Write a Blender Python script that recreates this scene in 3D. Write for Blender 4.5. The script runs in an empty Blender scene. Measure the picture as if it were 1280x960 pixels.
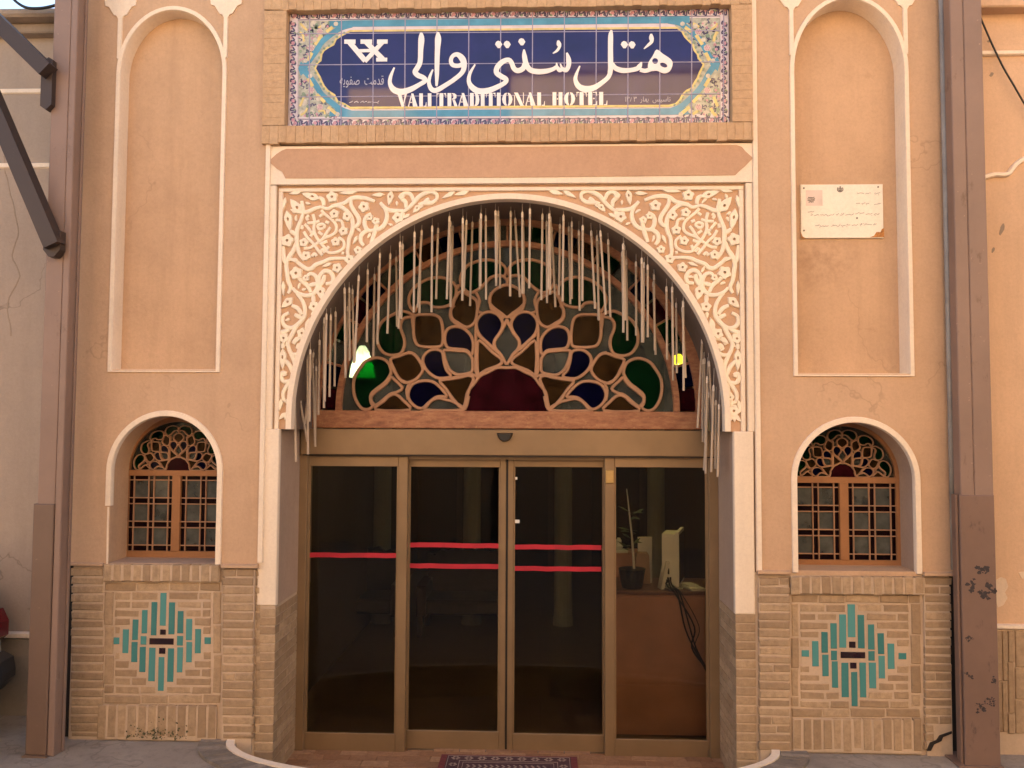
import bpy, bmesh, math, random
from mathutils import Vector, Matrix
from mathutils.geometry import tessellate_polygon

random.seed(7)
R = math.radians
scene = bpy.context.scene
C = scene.collection

# ------------------------------------------------------------------ camera, sky, sun, exposure
F_PX, DIST, EYE = 1040.0, 6.24, 2.35
cam_d = bpy.data.cameras.new('camera')
cam = bpy.data.objects.new('camera', cam_d)
C.objects.link(cam)
cam_d.sensor_width = 36.0
cam_d.lens = 36.0 * F_PX / 1280.0
cam_d.clip_end = 1000
ROT = Matrix.Rotation(0.0356, 3, 'Z') @ Matrix.Rotation(math.pi / 2 + math.atan(54.0 / F_PX), 3, 'X') @ Matrix.Rotation(0.0050, 3, 'Z')
cam.matrix_world = Matrix.Translation((0, -DIST, EYE)) @ ROT.to_4x4()
scene.camera = cam

SUN_EL, SUN_AZ = R(25), R(14)            # the sun stands behind the hotel: the alley side lies in open shade
world = bpy.data.worlds.new('World')
scene.world = world
world.use_nodes = True
nt = world.node_tree
bg = nt.nodes['Background']
sky = nt.nodes.new('ShaderNodeTexSky')
sky.sky_type = 'NISHITA'
sky.sun_disc = False
sky.sun_elevation = SUN_EL
sky.sun_rotation = SUN_AZ
nt.links.new(sky.outputs[0], bg.inputs[0])
bg.inputs[1].default_value = 0.095
sun_d = bpy.data.lights.new('sun', 'SUN')
sun = bpy.data.objects.new('sun', sun_d)
C.objects.link(sun)
sun_d.energy = 5.0
sun_d.angle = R(0.5)
sun_d.color = (1.0, 0.86, 0.67)
sd = Vector((math.sin(SUN_AZ) * math.cos(SUN_EL), math.cos(SUN_AZ) * math.cos(SUN_EL), math.sin(SUN_EL)))
sun.rotation_euler = sd.to_track_quat('Z', 'Y').to_euler()
sun.location = (0, 20, 20)
vs = scene.view_settings
vs.view_transform = 'Standard'
vs.look = 'None'
vs.exposure = 1.92
vs.gamma = 1.0
vs.use_curve_mapping = False


# ------------------------------------------------------------------ measuring the place
def P(u, v, Y=0.0):
    """point of the vertical plane y = Y seen at (u, v) of the 1280 x 960 photograph"""
    d = ROT @ Vector(((u - 640) / F_PX, (480 - v) / F_PX, -1.0))
    t = (Y + DIST) / d.y
    return (d.x * t, EYE + d.z * t)


def PX(u, v=480, Y=0.0): return P(u, v, Y)[0]
def PZ(v, u=640, Y=0.0): return P(u, v, Y)[1]
def PL(pts, Y=0.0): return [P(u, v, Y) for u, v in pts]


def G(u, v, z=0.0):
    """point of the level plane z seen at (u, v)"""
    d = ROT @ Vector(((u - 640) / F_PX, (480 - v) / F_PX, -1.0))
    t = (z - EYE) / d.z
    return (d.x * t, d.y * t - DIST)


def PRECT(u0, v0, u1, v1, Y=0.0):
    a, b, c, d = P(u0, v0, Y), P(u1, v0, Y), P(u1, v1, Y), P(u0, v1, Y)
    return ((a[0] + d[0]) / 2, (b[0] + c[0]) / 2, (c[1] + d[1]) / 2, (a[1] + b[1]) / 2)   # x0 x1 z0 z1


# ------------------------------------------------------------------ materials
def mat(name):
    m = bpy.data.materials.new(name)
    m.use_nodes = True
    return m, m.node_tree, m.node_tree.nodes['Principled BSDF']


def node(t, kind, **kw):
    n = t.nodes.new(kind)
    for k, v in kw.items():
        setattr(n, k, v)
    return n


def noise(t, scale, detail=6, rough=0.6, vec=None):
    n = node(t, 'ShaderNodeTexNoise')
    n.inputs['Scale'].default_value = scale
    n.inputs['Detail'].default_value = detail
    n.inputs['Roughness'].default_value = rough
    if vec is not None:
        t.links.new(vec, n.inputs['Vector'])
    return n


def ramp(t, fac, stops):
    r = node(t, 'ShaderNodeValToRGB')
    e = r.color_ramp.elements
    while len(e) < len(stops):
        e.new(0.5)
    for i, (p, c) in enumerate(stops):
        e[i].position = p
        e[i].color = c if len(c) == 4 else (*c, 1)
    t.links.new(fac, r.inputs[0])
    return r


def mixc(t, fac, a, b, blend='MIX'):
    m = node(t, 'ShaderNodeMix', data_type='RGBA', blend_type=blend)
    for s, v in ((0, fac), (6, a), (7, b)):
        if hasattr(v, 'links'):
            t.links.new(v, m.inputs[s])
        else:
            m.inputs[s].default_value = v if s == 0 else (*v, 1)
    return m.outputs[2]


def bump(t, bsdf, h, strength=0.3, dist=0.01):
    b = node(t, 'ShaderNodeBump')
    b.inputs['Strength'].default_value = strength
    b.inputs['Distance'].default_value = dist
    t.links.new(h, b.inputs['Height'])
    t.links.new(b.outputs[0], bsdf.inputs['Normal'])


def pos(t):
    return node(t, 'ShaderNodeNewGeometry').outputs['Position']


def plain(name, col, rough=0.6, metal=0.0, vary=0.12, scale=6.0, bmp=0.0, spec=0.5):
    m, t, b = mat(name)
    n = noise(t, scale, vec=pos(t))
    lo = tuple(c * (1 - vary) for c in col)
    hi = tuple(min(1, c * (1 + vary)) for c in col)
    r = ramp(t, n.outputs[0], [(0.3, lo), (0.7, hi)])
    t.links.new(r.outputs[0], b.inputs['Base Color'])
    b.inputs['Roughness'].default_value = rough
    b.inputs['Metallic'].default_value = metal
    b.inputs['Specular IOR Level'].default_value = spec
    if bmp:
        bump(t, b, noise(t, scale * 12, vec=pos(t)).outputs[0], bmp, 0.004)
    return m


def plaster(name, col, stain=(0.3, 0.2, 0.13), vary=0.10, rough=0.92, cracks=0.0, stains=0.45, bmp=0.35):
    m, t, b = mat(name)
    p = pos(t)
    big = noise(t, 1.1, 8, 0.62, p)
    lo = tuple(c * (1 - vary * 1.3) for c in col)
    hi = tuple(min(1, c * (1 + vary)) for c in col)
    c1 = ramp(t, big.outputs[0], [(0.28, lo), (0.72, hi)]).outputs[0]
    med = noise(t, 5.0, 10, 0.7, p)
    c2 = mixc(t, 0.35, c1, ramp(t, med.outputs[0], [(0.35, tuple(c * .86 for c in col)), (0.65, tuple(min(1, c * 1.1) for c in col))]).outputs[0])
    gr = noise(t, 42, 6, 0.8, p)
    c2 = mixc(t, 0.18, c2, ramp(t, gr.outputs[0], [(0.36, tuple(c * .66 for c in col)), (0.5, col), (0.64, tuple(min(1, c * 1.25) for c in col))]).outputs[0])
    st = noise(t, 2.3, 12, 0.75, p)
    msk = ramp(t, st.outputs[0], [(0.62, (0, 0, 0)), (0.76, (stains,) * 3)])
    out = mixc(t, msk.outputs[0], c2, stain)
    h = noise(t, 38, 8, 0.7, p).outputs[0]
    mp = node(t, 'ShaderNodeMapping')
    mp.inputs['Scale'].default_value = (5.5, 5.5, 0.55)
    t.links.new(p, mp.inputs[0])
    sk = noise(t, 1.0, 8, 0.65, mp.outputs[0])
    out = mixc(t, ramp(t, sk.outputs[0], [(0.5, (0, 0, 0)), (0.72, (stains * .55,) * 3)]).outputs[0], out, tuple(c * .68 for c in col))
    out = mixc(t, ramp(t, sk.outputs[0], [(0.28, (stains * .4,) * 3), (0.44, (0, 0, 0))]).outputs[0], out, tuple(min(1, c * 1.18) for c in col))
    if cracks:
        w = noise(t, 1.6, 4, 0.6, p)
        add = node(t, 'ShaderNodeVectorMath', operation='ADD')
        t.links.new(p, add.inputs[0])
        t.links.new(w.outputs[1], add.inputs[1])
        v = node(t, 'ShaderNodeTexVoronoi', feature='DISTANCE_TO_EDGE')
        v.inputs['Scale'].default_value = 0.75
        t.links.new(add.outputs[0], v.inputs['Vector'])
        line = ramp(t, v.outputs['Distance'], [(0.0, (cracks,) * 3), (0.006, (0, 0, 0))])
        gate = ramp(t, noise(t, 0.9, 3, 0.5, p).outputs[0], [(0.5, (0, 0, 0)), (0.58, (1, 1, 1))])
        out = mixc(t, mixc(t, 1.0, line.outputs[0], gate.outputs[0], 'MULTIPLY'), out, tuple(c * 0.35 for c in col))
    t.links.new(out, b.inputs['Base Color'])
    b.inputs['Roughness'].default_value = rough
    b.inputs['Specular IOR Level'].default_value = 0.2
    wav = noise(t, 2.6, 3, 0.5, p)
    add2 = node(t, 'ShaderNodeMath', operation='MULTIPLY_ADD')
    t.links.new(wav.outputs[0], add2.inputs[0])
    add2.inputs[1].default_value = 5.0
    t.links.new(h, add2.inputs[2])
    bump(t, b, add2.outputs[0], bmp, 0.006)
    return m


def brick(name, c_lo, c_hi, dirt=(0.16, 0.12, 0.09)):
    m, t, b = mat(name)
    at = node(t, 'ShaderNodeAttribute', attribute_name='tone')
    p = pos(t)
    base = ramp(t, at.outputs['Fac'], [(0.0, c_lo), (0.6, tuple((a + c) / 2 for a, c in zip(c_lo, c_hi))), (1.0, c_hi)]).outputs[0]
    n = noise(t, 22, 10, 0.72, p)
    c = mixc(t, ramp(t, n.outputs[0], [(0.42, (0, 0, 0)), (0.66, (0.5,) * 3)]).outputs[0], base, tuple(x * 0.62 for x in c_lo))
    n2 = noise(t, 3.0, 10, 0.7, p)
    c = mixc(t, ramp(t, n2.outputs[0], [(0.55, (0, 0, 0)), (0.8, (0.55,) * 3)]).outputs[0], c, dirt)
    n3 = noise(t, 60, 4, 0.7, p)
    c = mixc(t, ramp(t, n3.outputs[0], [(0.66, (0, 0, 0)), (0.72, (0.5,) * 3)]).outputs[0], c, (0.6, 0.5, 0.4))
    t.links.new(c, b.inputs['Base Color'])
    b.inputs['Roughness'].default_value = 0.9
    b.inputs['Specular IOR Level'].default_value = 0.2
    bump(t, b, noise(t, 45, 8, 0.75, p).outputs[0], 0.9, 0.008)
    return m


def glass(name, tint, alpha_col, rough=0.02, body=0.25, ior=1.22):
    """a pane: part seen through, part its own colour, with a Fresnel reflection"""
    m, t, b = mat(name)
    t.nodes.remove(b)
    out = t.nodes['Material Output']
    tr = node(t, 'ShaderNodeBsdfTransparent')
    tr.inputs[0].default_value = (*alpha_col, 1)
    df = node(t, 'ShaderNodeBsdfDiffuse')
    n = noise(t, 7, 5, 0.6, pos(t))
    r = ramp(t, n.outputs[0], [(0.3, tuple(c * .5 for c in tint)), (0.7, tuple(c * 1.5 for c in tint))])
    t.links.new(r.outputs[0], df.inputs[0])
    mx = node(t, 'ShaderNodeMixShader')
    mx.inputs[0].default_value = body
    t.links.new(tr.outputs[0], mx.inputs[1])
    t.links.new(df.outputs[0], mx.inputs[2])
    gl = node(t, 'ShaderNodeBsdfGlossy')
    gl.inputs['Roughness'].default_value = rough
    bp = node(t, 'ShaderNodeBump')
    bp.inputs['Strength'].default_value = 0.08
    bp.inputs['Distance'].default_value = 0.01
    t.links.new(noise(t, 4, 2, 0.5, pos(t)).outputs[0], bp.inputs['Height'])
    t.links.new(bp.outputs[0], gl.inputs['Normal'])
    fr = node(t, 'ShaderNodeFresnel')
    fr.inputs['IOR'].default_value = ior
    m2 = node(t, 'ShaderNodeMixShader')
    t.links.new(fr.outputs[0], m2.inputs[0])
    t.links.new(mx.outputs[0], m2.inputs[1])
    t.links.new(gl.outputs[0], m2.inputs[2])
    t.links.new(m2.outputs[0], out.inputs[0])
    return m


def glow(name, col, strength):
    m, t, b = mat(name)
    b.inputs['Base Color'].default_value = (*col, 1)
    b.inputs['Emission Color'].default_value = (*col, 1)
    b.inputs['Emission Strength'].default_value = strength
    return m


def metal_paint(name, col, rust, amount=0.5, rough=0.55, low=None):
    m, t, b = mat(name)
    p = pos(t)
    n = noise(t, 1.8, 10, 0.7, p)
    c = ramp(t, n.outputs[0], [(0.3, tuple(x * .88 for x in col)), (0.7, tuple(x * 1.1 for x in col))]).outputs[0]
    mp = node(t, 'ShaderNodeMapping')
    mp.inputs['Scale'].default_value = (9, 9, 4)
    t.links.new(p, mp.inputs[0])
    n2 = noise(t, 1.0, 12, 0.75, mp.outputs[0])
    th = 0.64 - 0.1 * amount
    c = mixc(t, ramp(t, n2.outputs[0], [(th, (0, 0, 0)), (th + 0.10, (0.85 * min(1, amount * 1.6),) * 3)]).outputs[0], c, rust)
    n4 = noise(t, 30, 3, 0.6, p)
    c = mixc(t, ramp(t, n4.outputs[0], [(0.70, (0, 0, 0)), (0.74, (0.5,) * 3)]).outputs[0], c, tuple(min(1, x * 1.9) for x in col))
    t.links.new(c, b.inputs['Base Color'])
    b.inputs['Roughness'].default_value = rough
    bump(t, b, n2.outputs[0], 0.25, 0.004)
    return m


MT = {}
MT['wall'] = plaster('hotel_plaster', (0.585, 0.405, 0.272), stain=(0.38, 0.24, 0.145), vary=0.15, stains=0.5, cracks=0.3, bmp=0.5)
MT['niche'] = plaster('niche_plaster', (0.585, 0.40, 0.262), stain=(0.36, 0.22, 0.13), vary=0.15, stains=0.6, cracks=0.25, bmp=0.5)
t = MT['niche'].node_tree
b = t.nodes['Principled BSDF']
src = b.inputs['Base Color'].links[0].from_socket
sx_, sz_ = P(1028, 322, 0.17)
vd = node(t, 'ShaderNodeVectorMath', operation='DISTANCE')
t.links.new(pos(t), vd.inputs[0])
vd.inputs[1].default_value = (sx_, 0.17, sz_)
near = ramp(t, vd.outputs['Value'], [(0.02, (1, 1, 1)), (0.30, (0, 0, 0))])
nz = ramp(t, noise(t, 7, 8, 0.7, pos(t)).outputs[0], [(0.42, (0, 0, 0)), (0.7, (0.75,) * 3)])
t.links.new(mixc(t, mixc(t, 1.0, near.outputs[0], nz.outputs[0], 'MULTIPLY'), src, (0.24, 0.14, 0.085)), b.inputs['Base Color'])
MT['band'] = plaster('band_plaster', (0.56, 0.36, 0.24), vary=0.12, stains=0.25)
MT['panel'] = plaster('relief_ground', (0.59, 0.385, 0.25), vary=0.12, stains=0.2)
MT['cream'] = plaster('cream_trim', (0.87, 0.75, 0.61), stain=(0.5, 0.38, 0.27), vary=0.07, stains=0.4, bmp=0.2)
MT['relief'] = plaster('relief_paint', (0.93, 0.83, 0.67), stain=(0.55, 0.4, 0.28), vary=0.08, stains=0.3, bmp=0.25)
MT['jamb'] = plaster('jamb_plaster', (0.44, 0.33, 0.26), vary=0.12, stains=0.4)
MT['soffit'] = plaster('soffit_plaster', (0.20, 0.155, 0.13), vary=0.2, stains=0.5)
MT['brick'] = brick('base_brick', (0.37, 0.265, 0.17), (0.53, 0.395, 0.26))
MT['sign_brick'] = brick('sign_surround_brick', (0.58, 0.39, 0.235), (0.64, 0.45, 0.28), dirt=(0.5, 0.33, 0.2))
MT['floor_brick'] = brick('apron_brick', (0.30, 0.16, 0.09), (0.46, 0.28, 0.17))
MT['kerb_brick'] = brick('kerb_brick_mat', (0.22, 0.19, 0.16), (0.36, 0.31, 0.26))
MT['mortar'] = plaster('mortar', (0.55, 0.43, 0.32), stain=(0.25, 0.19, 0.14), vary=0.18, stains=0.6)
MT['dark_mortar'] = plaster('old_mortar', (0.30, 0.22, 0.16), stain=(0.12, 0.09, 0.07), vary=0.25, stains=0.6)
MT['turq'] = plain('turquoise_glaze', (0.085, 0.31, 0.30), 0.25, vary=0.3, scale=8)
m, t, b = mat('turquoise_tiles')
at = node(t, 'ShaderNodeAttribute', attribute_name='tone')
c = ramp(t, at.outputs['Fac'], [(0.0, (0.045, 0.20, 0.205)), (0.5, (0.068, 0.26, 0.26)), (1.0, (0.09, 0.31, 0.315))]).outputs[0]
n1 = noise(t, 28, 10, 0.75, pos(t))
c = mixc(t, ramp(t, n1.outputs[0], [(0.55, (0, 0, 0)), (0.72, (0.5,) * 3)]).outputs[0], c, (0.13, 0.27, 0.25))
n2 = noise(t, 90, 4, 0.7, pos(t))
c = mixc(t, ramp(t, n2.outputs[0], [(0.68, (0, 0, 0)), (0.72, (0.7,) * 3)]).outputs[0], c, (0.35, 0.30, 0.24))
t.links.new(c, b.inputs['Base Color'])
b.inputs['Roughness'].default_value = 0.22
bump(t, b, n1.outputs[0], 0.15, 0.003)
MT['turq'] = m
MT['black_tile'] = plain('black_glaze', (0.02, 0.008, 0.014), 0.2)
MT['scrape'] = plain('scraped_primer', (0.045, 0.038, 0.042), 0.8, vary=0.3, scale=40)
MT['gap'] = plain('dark_gap', (0.025, 0.02, 0.018), 0.9)
MT['bronze'] = plain('bronze_aluminium', (0.27, 0.185, 0.105), 0.42, 0.35, 0.12, 3.0, 0.05)
MT['bronze_dark'] = plain('bronze_edge', (0.16, 0.10, 0.055), 0.45, 0.35, 0.15, 3.0)
MT['rubber'] = plain('black_rubber', (0.012, 0.010, 0.010), 0.6)
MT['black_plastic'] = plain('black_plastic', (0.010, 0.010, 0.011), 0.45)
MT['brass'] = plain('brass_switch', (0.5, 0.33, 0.12), 0.4, 0.2)
MT['tape'] = plain('red_tape', (0.42, 0.012, 0.032), 0.5, vary=0.15)
MT['sticker'] = plain('white_sticker', (0.75, 0.75, 0.72), 0.5)
MT['door_glass'] = glass('door_glass', (0.010, 0.011, 0.012), (0.88, 0.86, 0.80), 0.015, 0.10, ior=1.34)
MT['wood'] = plaster('fan_wood', (0.36, 0.165, 0.085), stain=(0.17, 0.065, 0.03), vary=0.4, rough=0.6, stains=0.9, bmp=0.25)
m, t, b = mat('mottled_wood')
p = pos(t)
mp = node(t, 'ShaderNodeMapping')
mp.inputs['Scale'].default_value = (5, 5, 16)
t.links.new(p, mp.inputs[0])
n1 = noise(t, 1.6, 12, 0.75, mp.outputs[0])
c = ramp(t, n1.outputs[0], [(0.3, (0.16, 0.06, 0.035)), (0.5, (0.33, 0.145, 0.075)), (0.68, (0.46, 0.24, 0.12))]).outputs[0]
n2 = noise(t, 24, 6, 0.7, p)
c = mixc(t, ramp(t, n2.outputs[0], [(0.58, (0, 0, 0)), (0.7, (0.6,) * 3)]).outputs[0], c, (0.50, 0.29, 0.13))
t.links.new(c, b.inputs['Base Color'])
b.inputs['Roughness'].default_value = 0.6
bump(t, b, n1.outputs[0], 0.4, 0.006)
MT['wood'] = m
MT['wood_win'] = plaster('window_wood', (0.35, 0.175, 0.082), stain=(0.24, 0.11, 0.05), vary=0.22, rough=0.6, stains=0.5, bmp=0.2)
MT['trac'] = plaster('tracery_wood', (0.42, 0.245, 0.15), stain=(0.6, 0.3, 0.1), vary=0.25, rough=0.6, stains=0.5, bmp=0.2)
for nm, tint, tr in (('red', (0.040, 0.005, 0.010), (0.30, 0.02, 0.04)), ('blue', (0.003, 0.003, 0.022), (0.03, 0.03, 0.5)),
                     ('green', (0.002, 0.022, 0.007), (0.03, 0.5, 0.12)), ('amber', (0.050, 0.028, 0.010), (0.5, 0.28, 0.05)),
                     ('clear', (0.080, 0.086, 0.080), (0.80, 0.86, 0.80))):
    MT['g_' + nm] = glass('glass_' + nm, tint, tr, 0.10, 0.5, ior=1.16 if nm == 'clear' else 1.10)
MT['g_dark'] = glass('glass_dark_red', (0.012, 0.004, 0.005), (0.1, 0.02, 0.02), 0.08, 0.7)
MT['g_pane'] = glass('window_pane', (0.12, 0.13, 0.12), (0.4, 0.45, 0.42), 0.08, 0.6)
MT['rod'] = plaster('rod_plastic', (0.50, 0.41, 0.32), vary=0.15, rough=0.5, stains=0.3, bmp=0.05)
MT['rod_cap'] = plain('rod_cap', (0.75, 0.66, 0.56), 0.4)
MT['post'] = metal_paint('mauve_steel_paint', (0.25, 0.172, 0.14), (0.14, 0.085, 0.06), 0.55)
MT['post_brown'] = metal_paint('brown_steel_paint', (0.165, 0.108, 0.08), (0.10, 0.06, 0.045), 0.5)
MT['post_worn'] = metal_paint('worn_steel_paint', (0.20, 0.128, 0.10), (0.05, 0.035, 0.035), 0.55)
MT['brace'] = metal_paint('dark_steel_paint', (0.048, 0.032, 0.028), (0.05, 0.03, 0.025), 0.3)
MT['conduit'] = plain('grey_pipe', (0.28, 0.27, 0.26), 0.5, vary=0.2)
MT['left_wall'] = plaster('pale_plaster', (0.40, 0.325, 0.265), stain=(0.38, 0.27, 0.19), vary=0.12, cracks=0.55, stains=0.5)
MT['right_wall'] = plaster('ochre_plaster', (0.65, 0.45, 0.30), stain=(0.42, 0.24, 0.14), vary=0.12, stains=0.6)
MT['peel'] = plaster('bare_plaster', (0.72, 0.58, 0.44), vary=0.1)
MT['plinth'] = plaster('grey_plinth', (0.27, 0.24, 0.21), vary=0.2)
MT['cornice'] = plaster('old_cornice', (0.34, 0.27, 0.21), stain=(0.12, 0.09, 0.07), vary=0.3, stains=0.8)
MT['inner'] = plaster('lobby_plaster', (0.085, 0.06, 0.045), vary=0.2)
MT['column'] = plaster('lobby_column_paint', (0.30, 0.29, 0.25), vary=0.1)
MT['counter'] = plain('counter_wood', (0.40, 0.20, 0.135), 0.4, vary=0.15, scale=3)
MT['counter_top'] = plain('counter_top', (0.16, 0.075, 0.055), 0.3, vary=0.15)
MT['beige'] = plain('beige_plastic', (0.74, 0.73, 0.62), 0.45, vary=0.06)
MT['paper'] = plain('white_paper', (0.55, 0.55, 0.52), 0.8, vary=0.06)
MT['bag'] = plain('brown_bag', (0.36, 0.24, 0.16), 0.8)
MT['leaf'] = plain('leaf_green', (0.06, 0.09, 0.04), 0.5, vary=0.3)
MT['soil'] = plain('soil', (0.05, 0.035, 0.025), 0.95)
MT['stake'] = plain('pale_stake', (0.5, 0.48, 0.42), 0.6)
m, t, b = mat('lamp_shade_glass')
t.nodes.remove(b)
tl = node(t, 'ShaderNodeBsdfTranslucent')
tl.inputs[0].default_value = (0.85, 0.9, 0.62, 1)
t.links.new(tl.outputs[0], t.nodes['Material Output'].inputs[0])
MT['lamp_white'] = m
MT['lamp_yellow'] = glow('lit_bulb_yellow', (1.0, 0.80, 0.02), 5.0)
MT['plaque'] = plaster('plaque_enamel', (0.86, 0.82, 0.72), stain=(0.8, 0.70, 0.55), vary=0.04, rough=0.35, stains=0.3, bmp=0.03)
MT['ink'] = plain('grey_ink', (0.38, 0.35, 0.33), 0.6, vary=0.25, scale=60)
MT['ink_dark'] = plain('dark_ink', (0.16, 0.14, 0.13), 0.6)
MT['stamp'] = plain('pale_stamp', (0.72, 0.60, 0.55), 0.5)
MT['rust'] = plain('rust', (0.45, 0.20, 0.06), 0.9, vary=0.4, scale=60)


def glaze(name, col, vary=0.12, scale=7, rough=0.06):
    m = plain(name, col, rough, vary=vary, scale=scale)
    return m


MT['s_white'] = glaze('glaze_white', (0.68, 0.62, 0.66))
MT['s_letter'] = glaze('glaze_lettering', (0.90, 0.86, 0.86), 0.03)
MT['s_blue'] = plain('glaze_cobalt', (0.022, 0.016, 0.100), 0.05, vary=0.22, scale=3, spec=0.6)
MT['s_turq'] = glaze('glaze_turquoise', (0.10, 0.31, 0.46), 0.2, 9)
MT['s_yellow'] = glaze('glaze_yellow', (0.70, 0.58, 0.22), 0.2, 20)
MT['s_dark'] = glaze('glaze_indigo', (0.10, 0.085, 0.16), 0.3, 30)
MT['s_corner'] = glaze('glaze_corner', (0.42, 0.43, 0.35), 0.35, 30)
MT['s_pink'] = glaze('glaze_pink', (0.55, 0.30, 0.36), 0.3, 40)
MT['s_green'] = glaze('glaze_green', (0.24, 0.32, 0.22), 0.3, 30)
MT['s_pale'] = glaze('glaze_pale', (0.60, 0.56, 0.46), 0.2, 30)
MT['s_grout'] = plain('pale_grout', (0.33, 0.31, 0.45), 0.6)
MT['s_small'] = glaze('glaze_faded_lettering', (0.50, 0.48, 0.58), 0.2, 60)
MT['rug_red'] = plain('rug_red', (0.16, 0.035, 0.04), 0.95, vary=0.25, scale=40, bmp=0.5)
MT['rug_dark'] = plain('rug_dark', (0.075, 0.035, 0.045), 0.95, vary=0.3, scale=40, bmp=0.5)
MT['rug_pale'] = plain('rug_pale', (0.33, 0.25, 0.22), 0.95, vary=0.2, scale=60, bmp=0.5)
MT['car_white'] = plain('car_paint_white', (0.72, 0.70, 0.68), 0.25, vary=0.03)
MT['car_black'] = plain('car_trim_black', (0.045, 0.047, 0.052), 0.5, vary=0.15)
MT['car_red'] = plain('tail_light_red', (0.15, 0.006, 0.012), 0.12)
MT['tyre'] = plain('tyre', (0.02, 0.02, 0.02), 0.85)
MT['chrome'] = plain('wheel_metal', (0.5, 0.5, 0.5), 0.3, 0.8)
MT['facing'] = plaster('facing_plaster', (0.80, 0.57, 0.35), vary=0.12)

# asphalt / paving
m, t, b = mat('street_paving')
p = pos(t)
n1 = noise(t, 1.2, 10, 0.65, p)
c = ramp(t, n1.outputs[0], [(0.3, (0.25, 0.215, 0.185)), (0.55, (0.34, 0.30, 0.26)), (0.75, (0.42, 0.37, 0.325))]).outputs[0]
n2 = noise(t, 9, 12, 0.75, p)
c = mixc(t, ramp(t, n2.outputs[0], [(0.5, (0, 0, 0)), (0.68, (0.7,) * 3)]).outputs[0], c, (0.19, 0.165, 0.145))
wv = noise(t, 2.2, 3, 0.6, p)
add = node(t, 'ShaderNodeVectorMath', operation='ADD')
t.links.new(p, add.inputs[0])
t.links.new(wv.outputs[1], add.inputs[1])
vo = node(t, 'ShaderNodeTexVoronoi', feature='DISTANCE_TO_EDGE')
vo.inputs['Scale'].default_value = 1.1
t.links.new(add.outputs[0], vo.inputs['Vector'])
c = mixc(t, ramp(t, vo.outputs['Distance'], [(0.0, (0.3,) * 3), (0.02, (0, 0, 0))]).outputs[0], c, (0.05, 0.045, 0.04))
t.links.new(c, b.inputs['Base Color'])
b.inputs['Roughness'].default_value = 0.85
bump(t, b, n2.outputs[0], 0.6, 0.02)
MT['street'] = m

# polished lobby floor
m, t, b = mat('lobby_tiles')
p = pos(t)
br = node(t, 'ShaderNodeTexBrick')
br.offset = 0.0
br.inputs['Scale'].default_value = 1.0
br.inputs['Brick Width'].default_value = 0.4
br.inputs['Row Height'].default_value = 0.4
br.inputs['Mortar Size'].default_value = 0.004
br.inputs['Color1'].default_value = (0.12, 0.075, 0.042, 1)
br.inputs['Color2'].default_value = (0.12, 0.075, 0.042, 1)
br.inputs['Mortar'].default_value = (0.05, 0.035, 0.025, 1)
t.links.new(p, br.inputs['Vector'])
t.links.new(mixc(t, 0.5, br.outputs[0], ramp(t, noise(t, 3, 8, 0.7, p).outputs[0], [(0.3, (0.055, 0.036, 0.022)), (0.7, (0.14, 0.092, 0.055))]).outputs[0]), b.inputs['Base Color'])
b.inputs['Roughness'].default_value = 0.28
MT['lobby_floor'] = m


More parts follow.
